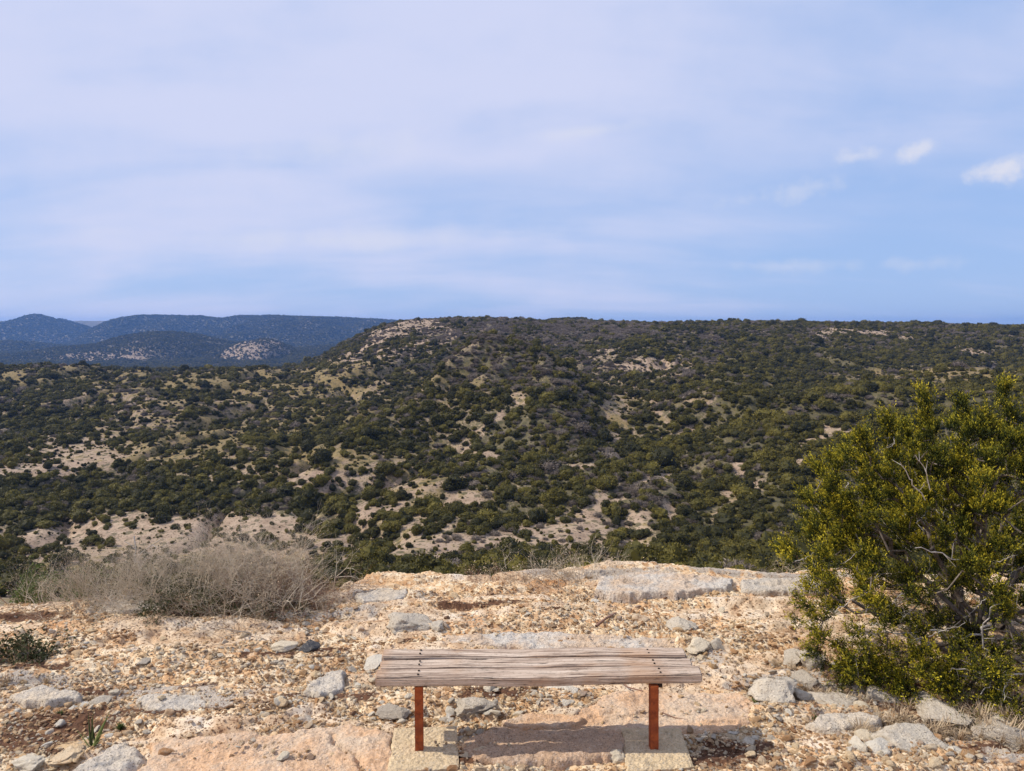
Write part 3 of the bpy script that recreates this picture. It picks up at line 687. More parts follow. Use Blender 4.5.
def slab(outline, h, mat, label, seed, z0=0., edge=.02, crack=None):
    pts = np.array([unproj(a, b, 0) for a, b in outline]); z0 = float(gh(pts[:,0], np.minimum(pts[:,1], rim(pts[:,0])), False).mean()); pts = np.array([unproj(a, b, z0+h) for a, b in outline]); SLABS.append(pts); x0, y0 = pts.min(0)-.02; x1, y1 = pts.max(0)+.02
    st = .009; xs = np.arange(x0, x1, st); ys = np.arange(y0, y1, st); X, Y = np.meshgrid(xs, ys)
    wx = X+.055*fbm(X*6, Y*6, seed, 4); wy = Y+.055*fbm(X*6+9, Y*6, seed+1, 4)
    ins = np.zeros(X.shape, bool); sd = np.full(X.shape, 9.)
    n = len(pts)
    for i in range(n):
        a, b = pts[i], pts[(i+1)%n]; e = b-a; t = np.clip(((wx-a[0])*e[0]+(wy-a[1])*e[1])/(e@e), 0, 1)
        sd = np.minimum(sd, np.hypot(wx-a[0]-e[0]*t, wy-a[1]-e[1]*t))
        c = (a[1] > wy) != (b[1] > wy); xi = (b[0]-a[0])*(wy-a[1])/((b[1]-a[1])+1e-12)+a[0]; ins ^= c & (wx < xi)
    sd = np.where(ins, sd, -sd)
    prof = np.sqrt(np.clip(sst(-.004, edge, sd), 0, 1))
    f1, f2, ii = worley(X*6+.8*perlin(X*4,Y*4,seed), Y*6, seed+3)
    Z = z0-.10 + (h+.10)*prof + prof*(.018*fbm(X*4, Y*4, seed+7, 4)+.011*fbm(X*20, Y*20, seed+9, 4)-.004*sst(.09,0,f2-f1)+.010*sst(-.02,.03,fbm(X*2.2,Y*5,seed+11,3)))
    if crack is not None:
        cpts = [unproj(a, b, z0+h) for a, b in crack]; cd = np.full(X.shape, 9.)
        for a, b in zip(cpts, cpts[1:]):
            a = np.array(a); e = np.array(b)-a; t = np.clip(((wx-a[0])*e[0]+(wy-a[1])*e[1])/(e@e), 0, 1); cd = np.minimum(cd, np.hypot(wx-a[0]-e[0]*t, wy-a[1]-e[1]*t))
        Z = Z - .035*np.exp(-(cd/.012)**2)
    keep = sd > -.006; idx = -np.ones(X.shape, int); idx[keep] = np.arange(keep.sum())
    f = keep[:-1,:-1]&keep[1:,:-1]&keep[:-1,1:]&keep[1:,1:]
    Q = np.stack([idx[:-1,:-1][f], idx[:-1,1:][f], idx[1:,1:][f], idx[1:,:-1][f]], 1)
    c = np.array([pts[:,0].mean(), pts[:,1].mean(), z0])
    V = np.stack([X[keep], Y[keep], Z[keep]], 1)-c
    o = link('rock_slab', mesh_np('rock_slab', V, Q, mats=[M[mat]]), loc=c); tag(o, label, 'rock slab'); return o
slab([(575,712),(600,697),(640,690),(700,688),(745,694),(760,706),(752,722),(700,734),(640,737),(585,738),(560,728)], .012, 'slab_warm', 'broad pinkish tan slab behind the right half of the bench', 1)
slab([(468,735),(500,728),(560,726),(624,729),(625,756),(590,763),(520,764),(476,762),(462,750)], .045, 'slab_brown', 'rounded brown slab lying in the bench shadow between the footings', 2)
slab([(140,742),(200,736),(290,730),(350,722),(395,735),(398,775),(392,800),(150,800),(120,775),(150,756)], .04, 'slab_warm', 'big tan slab across the bottom left of the bench, split by a crack', 3, crack=[(330,734),(338,745),(358,755),(364,768),(372,778)])
slab([(62,771),(80,757),(108,740),(130,736),(148,742),(155,756),(125,774),(110,800),(40,800)], .055, 'slab_grey', 'pale grey tapered slab in front of the spiky green plant', 4, 0., .07)
slab([(297,692),(310,680),(330,669),(346,667),(349,676),(343,690),(318,696)], .05, 'slab_grey', 'pointed grey slab sticking out of the rubble left of the bench', 5)
slab([(592,590),(600,576),(640,571),(690,573),(735,578),(728,588),(680,592),(630,594)], .05, 'slab_mixed', 'long tan outcrop forming the rim beyond the bench', 6)
slab([(738,582),(760,578),(800,577),(830,580),(825,588),(770,592),(742,590)], .05, 'slab_grey', 'grey outcrop on the rim between the bench and the juniper', 7)
slab([(362,604),(352,594),(385,588),(410,590),(405,600)], .03, 'slab_grey', 'small grey ledge on the rim right of the large grey thicket', 8)
slab([(128,700),(150,692),(200,694),(212,704),(205,714),(150,712)], .035, 'slab_grey', 'flat grey slab between the spiky green plant and the pointed slab', 9)
slab([(20,703),(10,692),(40,685),(85,688),(82,698),(50,702)], .035, 'slab_grey', 'flat grey slab near the left edge behind the leaf litter', 10)
slab([(500,722),(520,714),(560,712),(585,716),(575,726),(510,727)], .03, 'slab_warm', 'low orange slab behind the brown slab under the bench', 12)
slab([(440,644),(446,634),(520,632),(600,634),(690,640),(680,648),(560,650)], .02, 'slab_mixed', 'long low tan ledge running just behind the bench planks', 13)
slab([(800,724),(815,712),(860,711),(885,718),(878,728),(830,731)], .035, 'slab_grey', 'worn grey slab between the pitted boulder and the rock row', 14)
slab([(85,612),(92,603),(130,598),(170,600),(165,609),(120,614)], .035, 'slab_grey', 'grey ledge at the foot of the leftmost grey thicket', 15)

build_ground()
def scatter_stones():
    # loose rubble: many small stones; the largest in view are things, the rest is gravel
    N = 120000
    py = CY + F*np.tan(np.linspace(math.atan((590-CY)/F)-.0, math.atan((800-CY)/F), N)); R.shuffle(py); px = R.uniform(-40, 1064, N)
    x, y = unproj(px, py, 0.); m = y < rim(x)+.15
    x, y, px, py = x[m], y[m], px[m], py[m]; n = len(x)
    s = np.exp(R.normal(math.log(.0062), .55, n)); s = np.clip(s, .003, .034)
    den = .5+.8*fbm(x*1.4, y*1.4, 510, 3)
    lit = blobs(x, y, LITTER)
    keep = R.random(n) < np.clip(den+.2-.75*lit, .06, 1)*(1-.86*bedm(x, y))
    inp = np.zeros(n, bool)
    for poly in SLABS: inp |= inpoly(x, y, poly)
    keep &= ~(inp & (R.random(n) < .90))
    x,y,px,py,s = [a[keep] for a in (x,y,px,py,s)]; n = len(x)
    # keep clear of footings/posts
    z = gh(x, y)
    sc = np.stack([s*R.uniform(.8,1.5,n), s*R.uniform(.8,1.5,n), s*R.uniform(.35,.8,n)], 1)
    big = np.argsort(-(s/y)); big = big[(px[big] > 4)&(px[big] < 1020)&(py[big] < 768)&(py[big] > 596)]
    hidden = ((px > 840)&(py < 690)) | ((px > 376)&(px < 702)&(py > 645)&(py < 690)) | ((px < 340)&(py < 602)&(px > 60))
    big = big[~hidden[big]][:255]
    mk = np.ones(n, bool)
    for i in big:
        mk[i] = False
        k = 'stone' if R.random() < .6 else ('stone_pale' if R.random() < .7 else 'stone_grey')
        o = link('stone', ROCKS[k][R.integers(8)], loc=(x[i], y[i], z[i]+sc[i,2]*.35)); o.scale = sc[i]; o.rotation_euler = (R.normal(0,.25), R.normal(0,.25), R.uniform(0,6.28))
        col = {'stone':'tan','stone_pale':'cream','stone_grey':'grey'}[k]
        X, Yp = px[i], py[i]
        side = 'near the left edge' if X < 150 else 'between the left edge and the bench' if X < 376 else 'under or in front of the bench' if (X < 702 and Yp > 690) else 'behind the bench' if X < 702 else 'between bench and juniper' if X < 840 else 'in front of the juniper'
        row = 'towards the rim' if Yp < 630 else 'mid ground' if Yp < 700 else 'close to the viewer'
        tag(o, f'{col} rubble stone {side}, {row}', 'stone', f'small {col} stones {side}, {row}')
    idx = R.integers(0, 8, n); gmesh = []
    for k in range(8):
        b = rock_mesh(700+k, 1 if k%2 else 2, 7, .07); b.materials.append(M['stone']); gmesh.append(b)
    k = np.where(mk)[0]
    stuff('gravel', np.stack([x[k],y[k],z[k]+sc[k,2]*.25],1), R.uniform(0,6.28,len(k)), sc[k], idx[k], gmesh, 'tan and cream limestone gravel strewn over the overlook', 'gravel', tilt=R.normal(0,.3,(len(k),2)))
scatter_stones()

# ------------------------------------------------------------------ juniper on the right
def n3(P, f, s): return (perlin(P[:,0]*f+P[:,2]*f*.37, P[:,1]*f-P[:,2]*f*.61, s)+perlin(P[:,2]*f, P[:,0]*f*.8+P[:,1]*f*.5, s+1))*.8
def build_juniper():
    base = np.array([3.08, 4.78, -.06])
    root = link('juniper_tree', None, loc=base); tag(root, 'bushy yellow-green juniper tree standing at the right edge of the overlook', 'tree')
    C = np.array([3.06, 4.85, .72]); RAD = np.array([1.08, .92, .66])
    n = 9000; d = unit(n); rad = R.uniform(.12, 1.0, n)**.6
    den = (np.abs(d)**2.6).sum(1)**(-1/2.6)
    P = C + d*(den*rad)[:,None]*RAD
    P += (.24*n3(P, 2.4, 610))[:,None]*d
    # widen the skirt slightly on the left, taper at the top
    tz = np.clip((P[:,2]-.95)/.7, 0, 1); P[:,0] = C[0]+(P[:,0]-C[0])*(1-.42*tz); P[:,1] = C[1]+(P[:,1]-C[1])*(1-.3*tz)
    g = n3(P, 3.0, 600); low = sst(.70, .30, P[:,2])*sst(3.6, 4.3, P[:,1]*0+5)
    inside = (P[:,0] > 2.15)&(P[:,0] < 3.2)
    g = n3(P, 4.2, 600); keep = (g > .0+.18*low*inside-.10*(rad < .75)) & (P[:,2] > .06)
    P = P[keep]; acc = []
    for p in P:
        if len(acc) >= 420: break
        if not acc or np.min(np.linalg.norm((np.array(acc)-p)*[1,1,1.15], axis=1)) > .212: acc.append(p)
    acc = np.array(acc); print('clusters', len(acc)); ctint = np.clip(R.normal(.5,.2,len(acc)),0,1)
    P = (acc[:,None]+unit(len(acc)*5).reshape(-1,5,3)*R.uniform(.02,.09,(len(acc),5,1))*[1,1,.7]).reshape(-1,3)
    # leaders standing above the crown
    tips = [(925,397,4.8),(889,420,4.6),(862,436,4.5),(962,404,4.9),(1005,388,4.8),(1042,380,4.9),(1085,392,5.),(832,484,4.5),(905,432,5.0),(985,418,4.6),(845,500,4.7),(1120,440,4.9)]
    ex = []
    for px, py, Y in tips:
        t = np.array(at_depth(px, py, Y)); ax = t-(base+np.array([0,0,.5])); ax /= np.linalg.norm(ax); ax = ax*.35+np.array([0,0,.75]); ax /= np.linalg.norm(ax)
        for k in range(26):
            s = k/25; q = t-ax*(.01+.66*s); ex.append(q+R.normal(0, .004+.075*s, 3)*np.array([1,1,.6]))
    # low sprays along the skirt
    for px, py, Y in [(814,583,4.4),(810,612,4.35),(820,640,4.3),(835,660,4.25),(870,665,4.2),(905,660,4.15),(950,668,4.1),(1000,690,3.95),(1018,715,3.85),(860,640,4.2),(1015,670,4.),(985,668,4.0),(925,662,4.15),(880,690,4.2),(1035,740,3.8),(850,685,4.25),(905,690,4.15),(930,695,4.1),(975,700,4.0),(1000,715,3.9),(865,675,4.3),(890,668,4.3),(950,690,4.1)]:
        t = np.array(at_depth(px, py, Y))
        for k in range(8): ex.append(t+R.normal(0, 1, 3)*np.array([.085,.08,.055]))
    P = np.concatenate([P, np.array(ex)])
    # branch skeleton: stems then every spray joins the nearest node nearer the base
    nodes = [base.copy()]; par = [-1]
    for px, py, Y in tips+[(830,600,4.4),(1060,600,4.4),(900,640,4.3)]:
        t = np.array(at_depth(px, py, Y)); prev = 0; st = base+R.normal(0,.05,3)*np.array([1,1,0])
        for k in range(1, 9):
            s = k/10; q = st*(1-s)+t*s; q[2] = st[2]*(1-s**.8)+t[2]*s**.8; q = q+R.normal(0,.03,3)
            nodes.append(q); par.append(prev); prev = len(nodes)-1
    order = np.argsort(np.linalg.norm((P-base)*[1,1,.8], axis=1)); leafn = []
    for i in order:
        p = P[i]; A = np.array(nodes); dist = np.linalg.norm(A-p, axis=1)+.55*np.clip(np.linalg.norm(A-base,axis=1)-np.linalg.norm(p-base)+.02,0,None)
        j = int(np.argmin(dist)); q = A[j]; L = np.linalg.norm(p-q); ns = max(1, int(L/.10)); prev = j
        for k in range(1, ns+1):
            s = k/ns; m = q*(1-s)+p*s; m = m+np.array([0,0,-.10*L*math.sin(math.pi*s)])+(R.normal(0,.014,3) if k < ns else 0)
            nodes.append(m); par.append(prev); prev = len(nodes)-1
        leafn.append(prev)
    A = np.array(nodes); par = np.array(par); w = np.zeros(len(A)); w[leafn] += 1
    for i in range(len(A)-1, 0, -1): w[par[i]] += max(w[i], .5)
    rad = .0021*np.maximum(w, .6)**.44
    segs = [(*A[par[i]], *A[i], min(rad[par[i]], rad[i]*1.5), rad[i]) for i in range(1, len(A))]
    big = [s for s in segs if s[7] > .011]; small = [s for s in segs if s[7] <= .011]
    V, Q = tubes(big, 7); link('trunk', mesh_np('trunk', V-base, Q, mats=[M['bark']]), root)
    V, Q = tubes(small, 4); link('branches', mesh_np('branches', V-base, Q, mats=[M['bark']]), root)
    # dead pale limbs
    ds = []
    def dead(pts, r):
        r *= .75
        for a, b in zip(pts, pts[1:]):
            a = np.array(a); b = np.array(b); L_ = np.linalg.norm(b-a); m_ = [a]+[a+(b-a)*k/4+R.normal(0, L_*.045, 3) for k in (1,2,3)]+[b]
            for p_, q_ in zip(m_, m_[1:]):
                ds.append((*p_, *q_, r, r*.93)); r *= .93
                if R.random() < .5:
                    t_ = q_+R.normal(0, .035, 3); ds.append((*q_, *t_, r*.5, r*.25))
    L = lambda *t: [np.array(at_depth(*q)) for q in t]
    dead(L((1040,672,4.0),(1000,676,3.98),(975,671,3.97),(952,668,3.95)), .008); dead(L((1000,676,3.98),(985,688,3.95),(978,697,3.92)), .005); dead(L((1012,674,3.98),(1003,690,3.93),(1001,702,3.9)), .005)
    dead(L((930,645,4.4),(905,633,4.3),(880,628,4.2),(866,618,4.15)), .006); dead(L((990,625,4.6),(960,640,4.4),(930,630,4.3)), .010); dead(L((925,500,4.3),(912,480,4.2),(900,462,4.15)), .005); dead(L((930,490,4.2),(926,470,4.15),(915,455,4.1)), .004)
    dead(L((985,660,4.2),(982,630,4.1),(995,605,4.05)), .006); dead(L((960,560,4.1),(935,552,4.0),(915,548,3.95)), .005); dead(L((870,590,4.3),(850,600,4.2),(835,612,4.15)), .004)
    for k in range(70):
        p = P[R.integers(len(P))]; o_ = p-C; o_ /= np.linalg.norm(o_); q = p-o_*R.uniform(.02,.2); pts = [q]
        dd = R.normal(0,.6,3)+np.array([0,-.5,-.1]); dd /= np.linalg.norm(dd)
        for j in range(4): dd = dd+R.normal(0,.25,3); dd /= np.linalg.norm(dd); pts.append(pts[-1]+dd*R.uniform(.04,.09))
        dead(pts, R.uniform(.0025,.005))
    V, Q = tubes(ds, 6); link('dead_limbs', mesh_np('dead_limbs', V-base, Q, mats=[M['deadwood']]), root)
    # foliage sprays
    nS = 17; nL = 19; cnt = len(P)
    out = P-np.array([base[0], base[1], .35]); out /= np.linalg.norm(out, axis=1, keepdims=True)
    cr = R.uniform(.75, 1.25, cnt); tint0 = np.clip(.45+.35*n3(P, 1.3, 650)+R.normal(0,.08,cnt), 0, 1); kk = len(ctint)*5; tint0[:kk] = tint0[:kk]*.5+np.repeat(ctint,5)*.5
    sd = out[:,None]*.75+unit(cnt*nS).reshape(cnt,nS,3)*.75+np.array([0,0,.75]); sd /= np.linalg.norm(sd, axis=2, keepdims=True)
    sl = R.uniform(.05,.13,(cnt,nS))*cr[:,None]; so = P[:,None]+unit(cnt*nS).reshape(cnt,nS,3)*.025
    t = np.linspace(.08, 1, nL)[None,None]; LP = so[:,:,None]+sd[:,:,None]*(sl[:,:,None]*t)[...,None]+R.normal(0,.005,(cnt,nS,nL,3))
    LD = sd[:,:,None]*.9+unit(cnt*nS*nL).reshape(cnt,nS,nL,3)*.5; LD /= np.linalg.norm(LD, axis=3, keepdims=True)
    tt = np.clip(tint0[:,None,None]*.75+.03+.95*(t-.48)+R.normal(0,.12,(cnt,nS,1)), 0, 1)*np.ones((cnt,nS,nL))  # yellow new growth at tips; inner leaves darkened in colour for crown shade
    m = cnt*nS*nL
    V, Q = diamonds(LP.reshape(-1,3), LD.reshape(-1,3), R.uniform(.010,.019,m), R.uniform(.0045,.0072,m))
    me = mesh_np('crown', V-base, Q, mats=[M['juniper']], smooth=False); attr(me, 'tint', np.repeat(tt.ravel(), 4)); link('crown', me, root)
    print('juniper sprays', cnt, 'leaves', m)
build_juniper()

# ------------------------------------------------------------------ twiggy shrubs, dry grass, small plants
def twig_segs(n_stem, spread, height, base_r, seed, depth=4, r0=.004, lean=(0,0), flat=.75):
    rr = np.random.default_rng(seed); segs = []; ends = []
    pos = np.stack([rr.normal(0, base_r, n_stem), rr.normal(0, base_r*flat, n_stem), np.zeros(n_stem)], 1)
    a = rr.uniform(0, 2*math.pi, n_stem); k = rr.uniform(.15, 1, n_stem)*spread
    d = np.stack([np.cos(a)*k+lean[0], np.sin(a)*k*flat+lean[1], np.ones(n_stem)*rr.uniform(.5,1,n_stem)], 1)+pos*[1/base_r*.25*spread]*1
    d /= np.linalg.norm(d, axis=1, keepdims=True); L = height*rr.uniform(.16,.34,n_stem); r = np.full(n_stem, r0)*rr.uniform(.6,1.3,n_stem)
    for g in range(depth):
        for s in range(2):
            q = pos+d*L[:,None]*.5; segs.append(np.concatenate([pos, q, r[:,None], (r*.85)[:,None]], 1)); pos = q
            d = d+rr.normal(0,.20,d.shape)+[0,0,-.03]; d /= np.linalg.norm(d, axis=1, keepdims=True); r = r*.85
        ends.append((pos.copy(), d.copy()))
        if g < depth-1:
            kk = 3 if g < 2 else 2
            pos = np.repeat(pos, kk, 0); d = np.repeat(d, kk, 0)+rr.normal(0,.48,(len(pos),3)); d[:,2] += .12; d /= np.linalg.norm(d, axis=1, keepdims=True)
            L = np.repeat(L, kk)*rr.uniform(.6,1.05,len(pos)); r = np.repeat(r, kk)*.72
    return np.concatenate(segs), ends
def twig_bush(px, py, n_stem, spread, height, base_r, seed, label, mat='twig', leafmat=None, nleaf=0, depth=4, r0=.004, name='bare_shrub', flat=.75, dz=0, lean=(0,0), extra_y=0, lsz=.014):
    x, y = unproj(px, py, -.02); y += extra_y; z = float(gh(np.array([x]), np.array([y]), False)[0])-.03+dz
    if extra_y and z < -.25: z = -.25
    root = link(name, None, loc=(x, y, z)); tag(root, label, 'shrub')
    S, ends = twig_segs(n_stem, spread, height, base_r, seed, depth, r0, lean, flat)
    V, Q = tubes(S, 3); link('branches', mesh_np('branches', V, Q, mats=[M[mat]]), root)
    if leafmat:
        rr = np.random.default_rng(seed+5); P = np.concatenate([e[0] for e in ends[1:]]); D = np.concatenate([e[1] for e in ends[1:]])
        k = rr.integers(0, len(P), nleaf); p = P[k]+rr.normal(0,.016,(nleaf,3)); d = D[k]+rr.normal(0,.8,(nleaf,3)); d /= np.linalg.norm(d, axis=1, keepdims=True)
        V, Q = diamonds(p, d, lsz*rr.uniform(.6,1.4,nleaf), lsz*.55*rr.uniform(.6,1.4,nleaf)); me = mesh_np('leaves', V, Q, mats=[M[leafmat]], smooth=False); attr(me, 'tint', np.repeat(rr.random(nleaf), 4)); link('leaves', me, root)
    return root
# the grey thicket on the left rim
twig_bush(252,602,120,.95,.66,.27,1,'tallest dense grey leafless thicket on the left rim', 'twig','straw',2600,5,.0056, lsz=.012)
twig_bush(170,603,110,.95,.54,.26,2,'leafy grey-green thicket left of the tallest grey thicket','twig','lowleaf',3800,5,.0036, lsz=.011)
twig_bush(105,603,90,.9,.44,.22,3,'low straw-grey shrub at the left end of the rim thicket','twig','straw',3200,5,.0034, lsz=.010)
twig_bush(290,604,70,.8,.38,.16,4,'reddish grey shrub at the right end of the rim thicket','twig_red','straw',1200,5,.0036, lsz=.010)
twig_bush(205,609,30,.9,.34,.16,5,'low dark green bush in front of the tallest grey thicket','twig_red','lowleaf',9000,4,.0035, lsz=.016)
twig_bush(268,611,18,.9,.24,.10,15,'smaller dark green sprig bush at the foot of the tallest grey thicket','twig_red','lowleaf',2600,4,.003, lsz=.014)
twig_bush(335,598,26,1.0,.16,.09,6,'small pinkish dry shrub beside the right end of the rim thicket','twig_red','straw',900,4,.0028)
twig_bush(20,600,20,1.0,.34,.2,7,'yellow-green leafy bush behind the rim at the left edge','twig_red','weed',6500,4,.004,extra_y=.55,dz=.1,lsz=.02)
twig_bush(585,584,26,1.1,.46,.14,8,'grey twiggy bush on the rim straight beyond the bench','twig','straw',250,4,.0038)
twig_bush(540,584,34,1.3,.27,.24,9,'low sprawling grey twigs left of the rim bush beyond the bench','twig','straw',500,4,.003)
twig_bush(498,584,22,1.2,.21,.18,10,'lowest pinkish dry twigs on the rim above the bench','twig_red','straw',300,4,.003)
twig_bush(808,575,22,.9,.34,.12,12,'pale leafless shrub behind the left side of the juniper','twig','straw',100,4,.004,extra_y=.25)
twig_bush(6,664,26,.9,.24,.10,13,'small dark leafy bush cut by the left edge of the picture','twig_red','lowleaf',2200,4,.003,lsz=.022)
twig_bush(30,664,10,.9,.13,.04,14,'tiny dark leafy sprig beside the bush at the left edge','twig_red','lowleaf',700,3,.003,lsz=.02)
# the dead sapling
def sapling():
    b = at_depth(130, 588, 6.0); root = link('dead_sapling', None, loc=b); tag(root, 'thin pale dead sapling sticking up from the left thicket', 'sapling')
    L = lambda *t: [np.array(at_depth(*q))-np.array(b) for q in t]; s = []
    def pl(p, r):
        for a, c in zip(p, p[1:]): s.append((*a, *c, r, r*.85)); r *= .85
    pl(L((130,598,6.),(129,578,6.),(134,565,6.),(136,550,6.02),(134,536,6.05)), .0085); pl(L((134,565,6.),(141,553,5.98),(152,545,5.95),(163,538,5.9)), .005)
    pl(L((136,550,6.02),(131,545,6.),(124,541,6.)), .003); pl(L((152,545,5.95),(156,547,5.93),(166,546,5.9)), .003)
    V, Q = tubes(s, 6); link('stem', mesh_np('stem', V, Q, mats=[M['deadwood']]), root)
sapling()
def tuft_mesh(n, h, spread, seed, width=.0028, mat='straw', curl=.5):
    rr = np.random.default_rng(seed); a = rr.uniform(0, 6.28, n); k = rr.uniform(.05, 1, n)*spread; p0 = rr.normal(0, .25, (n,3))*h*.35*[1,1,0]
    d = np.stack([np.cos(a)*k, np.sin(a)*k, np.ones(n)], 1); d /= np.linalg.norm(d, axis=1, keepdims=True); L = h*rr.uniform(.45,1.1,n)
    s = np.stack([-np.sin(a), np.cos(a), np.zeros(n)], 1)*width*rr.uniform(.6,1.3,(n,1))
    p1 = p0+d*(L*.5)[:,None]; d2 = d+np.stack([np.cos(a),np.sin(a),-1.2*np.ones(n)],1)*curl*rr.uniform(.1,1,(n,1)); d2 /= np.linalg.norm(d2,axis=1,keepdims=True); p2 = p1+d2*(L*.5)[:,None]
    V = np.stack([p0-s, p0+s, p1+s*.8, p1-s*.8, p2+s*.15, p2-s*.15], 1).reshape(-1,3); b = (np.arange(n)*6)[:,None]
    Q = np.concatenate([b+[[0,1,2,3]], b+[[3,2,4,5]]]); me = mesh_np('tuft', V, Q, mats=[M[mat]]); attr(me, 'tint', np.repeat(rr.random(n), 6)); return me
# dry grass and stems: one uncountable cover below the juniper and along the thicket
def dry_grass():
    ms = [tuft_mesh(46, .085, 1.2, 40+k) for k in range(4)]+[tuft_mesh(30, .06, 1.8, 50+k) for k in range(2)]
    spots = []
    def area(px0, px1, py0, py1, n, s=1.):
        for _ in range(n):
            px, py = R.uniform(px0, px1), R.uniform(py0, py1); x, y = unproj(px, py, 0); spots.append((x, y, s*R.uniform(.5,1.3)))
    area(840,1060,698,742,230,.95); area(985,1050,735,771,26,1.0); area(790,850,640,700,45,.75); area(740,800,655,690,14,.5); area(880,1060,650,700,160,.9); area(60,345,596,612,85,.8); area(480,600,574,586,30,.6); area(0,50,668,690,18,.8)
    area(600,780,590,640,14,.25); area(380,470,590,640,8,.22); area(20,240,690,720,26,.4); area(330,350,585,600,8,1.0); area(970,1024,700,740,40,1.3)
    for px, py in ((545,641),(508,641),(736,664),(830,700),(260,592),(88,590),(1010,730)):
        x, y = unproj(px, py, 0)
        for _ in range(3): spots.append((x+R.normal(0,.03), y+R.normal(0,.03), R.uniform(.3,.55)))
    S = np.array(spots); S = S[S[:,1] < rim(S[:,0])+.05]; z = gh(S[:,0], S[:,1], False); n = len(S)
    stuff('dry_grass', np.stack([S[:,0],S[:,1],z],1), R.uniform(0,6.28,n), np.stack([S[:,2]]*3,1), R.integers(0,6,n), ms, 'straw-coloured dry grass and stems among the stones', 'grass')
dry_grass()
# tangle of reddish stems under the juniper
twig_bush(900,700,60,2.2,.15,.36,21,'tangle of dry reddish stems beneath the juniper','twig_red',None,0,4,.0026,'dry_stems',.5)
twig_bush(820,690,30,1.8,.12,.10,22,'dry reddish stems by the grey boulders at the juniper foot','twig_red',None,0,4,.0024,'dry_stems',.9)
twig_bush(985,738,44,1.9,.13,.17,23,'dry greyish stems at the lower right, before the juniper','twig',None,0,4,.0024,'dry_stems',.6)
def plant(px, py, label, meshes, name='weed', cat='plant', z=0.):
    x, y = unproj(px, py, 0); o = link(name, meshes, loc=(x, y, float(gh(np.array([x]),np.array([y]),False)[0])+z)); tag(o, label, cat); return o
for (px, py, h, lb) in ((812,718,.035,'small green weed among stones left of the worn grey slab'),(875,748,.03,'small green weed behind the lower right rock row'),(870,716,.03,'green sprig beside the white rounded stone below the juniper'),
                        (757,706,.05,'upright green sprig at the left of the pitted boulder'),(120,727,.045,'broad-leaved green weed right of the spiky plant'),(60,712,.03,'low green weed in the leaf litter at the left')):
    plant(px, py, lb, tuft_mesh(46, h, 1.6, int(px), .005, 'weed'))
def sotol():
    x, y = unproj(93, 748, 0); root = link('spiky_plant', None, loc=(x, y, groundz(x, y)-.01)); tag(root, 'spiky green plant with stiff upright blades behind the grey slab', 'plant')
    rr = random.Random(4)
    for k, (ax, ay, L, w, c) in enumerate([(-.02,0,.20,.012,.1),(.10,.0,.21,.011,.15),(.34,.1,.20,.013,.55),(.42,-.1,.17,.012,.75),(-.55,0,.12,.009,.9),(-.15,.1,.16,.010,.05),(.6,.1,.10,.010,.6),(-.8,.1,.10,.008,.85),(.18,-.1,.13,.010,.3),(.75,-.2,.08,.009,.5)]):
        d = Vector((ax, ay, 1)).normalized(); side = Vector((1, .25*rr.uniform(-1,1), -ax)).normalized(); nrm = d.cross(side); V = []; n = 7
        for i in range(n):
            t = i/(n-1); c_ = d*L*t+Vector((ax,ay,-.3))*(.12*L*t*t); ww = w*(1-t**1.8)*.5+.0004
            V += [c_-side*ww, c_+nrm*ww*.35, c_+side*ww, c_-nrm*ww*.25]
        Q = [(i*4+j, i*4+(j+1)%4, (i+1)*4+(j+1)%4, (i+1)*4+j) for i in range(n-1) for j in range(4)]
        me = mesh_np('blade', [tuple(v) for v in V], Q, mats=[M['blade']]); attr(me, 'tint', [c]*len(V)); link('blade', me, root, (rr.uniform(-.012,.012), rr.uniform(-.012,.012), 0))
sotol()
def stick(pts, r, label):
    b = Vector((*unproj(*pts[0], 0), 0)); b.z = groundz(b.x, b.y)+.01; s = []
    P = []
    for p in pts:
        x, y = unproj(*p, 0); P.append(np.array([x, y, groundz(x, y)+.014])-np.array(b))
    for a, c in zip(P, P[1:]): s.append((*a, *c, r, r*.8)); r *= .85
    V, Q = tubes(s, 6); o = link('stick', mesh_np('stick', V, Q, mats=[M['twig_red']]), loc=b); tag(o, label, 'stick')
stick([(596,627),(606,622),(616,615)], .011, 'short thick brown stick lying on rubble beyond the bench')
stick([(615,684),(628,690),(643,693)], .005, 'thin crooked twig on the ground behind the right post')
stick([(905,698),(935,695),(965,700)], .007, 'grey-brown stick lying in shade under the juniper')
stick([(662,717),(675,720),(688,723)], .0035, 'tiny dark twig on the pinkish slab right of the right post')

# ------------------------------------------------------------------ air
def haze():
    import bmesh
    x0, x1, y0, y1, z0, z1 = -13000, 13000, -400, 10400, float(Z_.min())-3, max(float(Z_.max()), 10)+6
    bm = bmesh.new(); bmesh.ops.create_cube(bm, size=1); me = bpy.data.meshes.new('haze')
    for v in bm.verts: v.co = Vector(((x0+x1)/2+v.co.x*(x1-x0), (y0+y1)/2+v.co.y*(y1-y0), (z0+z1)/2+v.co.z*(z1-z0)))
    bm.to_mesh(me); bm.free()
    m = bpy.data.materials.new('haze_air'); m.use_nodes = True; t = m.node_tree; t.nodes.clear()
    o = t.nodes.new('ShaderNodeOutputMaterial'); v = t.nodes.new('ShaderNodeVolumePrincipled'); t.links.new(v.outputs[0], o.inputs['Volume'])
    v.inputs['Color'].default_value = (.20,.42,.93,1); v.inputs['Density'].default_value = HAZE; v.inputs['Anisotropy'].default_value = .2
    me.materials.append(m); tag(link('haze', me), 'thin blue haze filling the valley air', 'haze', kind='stuff')
HAZE = .72e-4
haze()

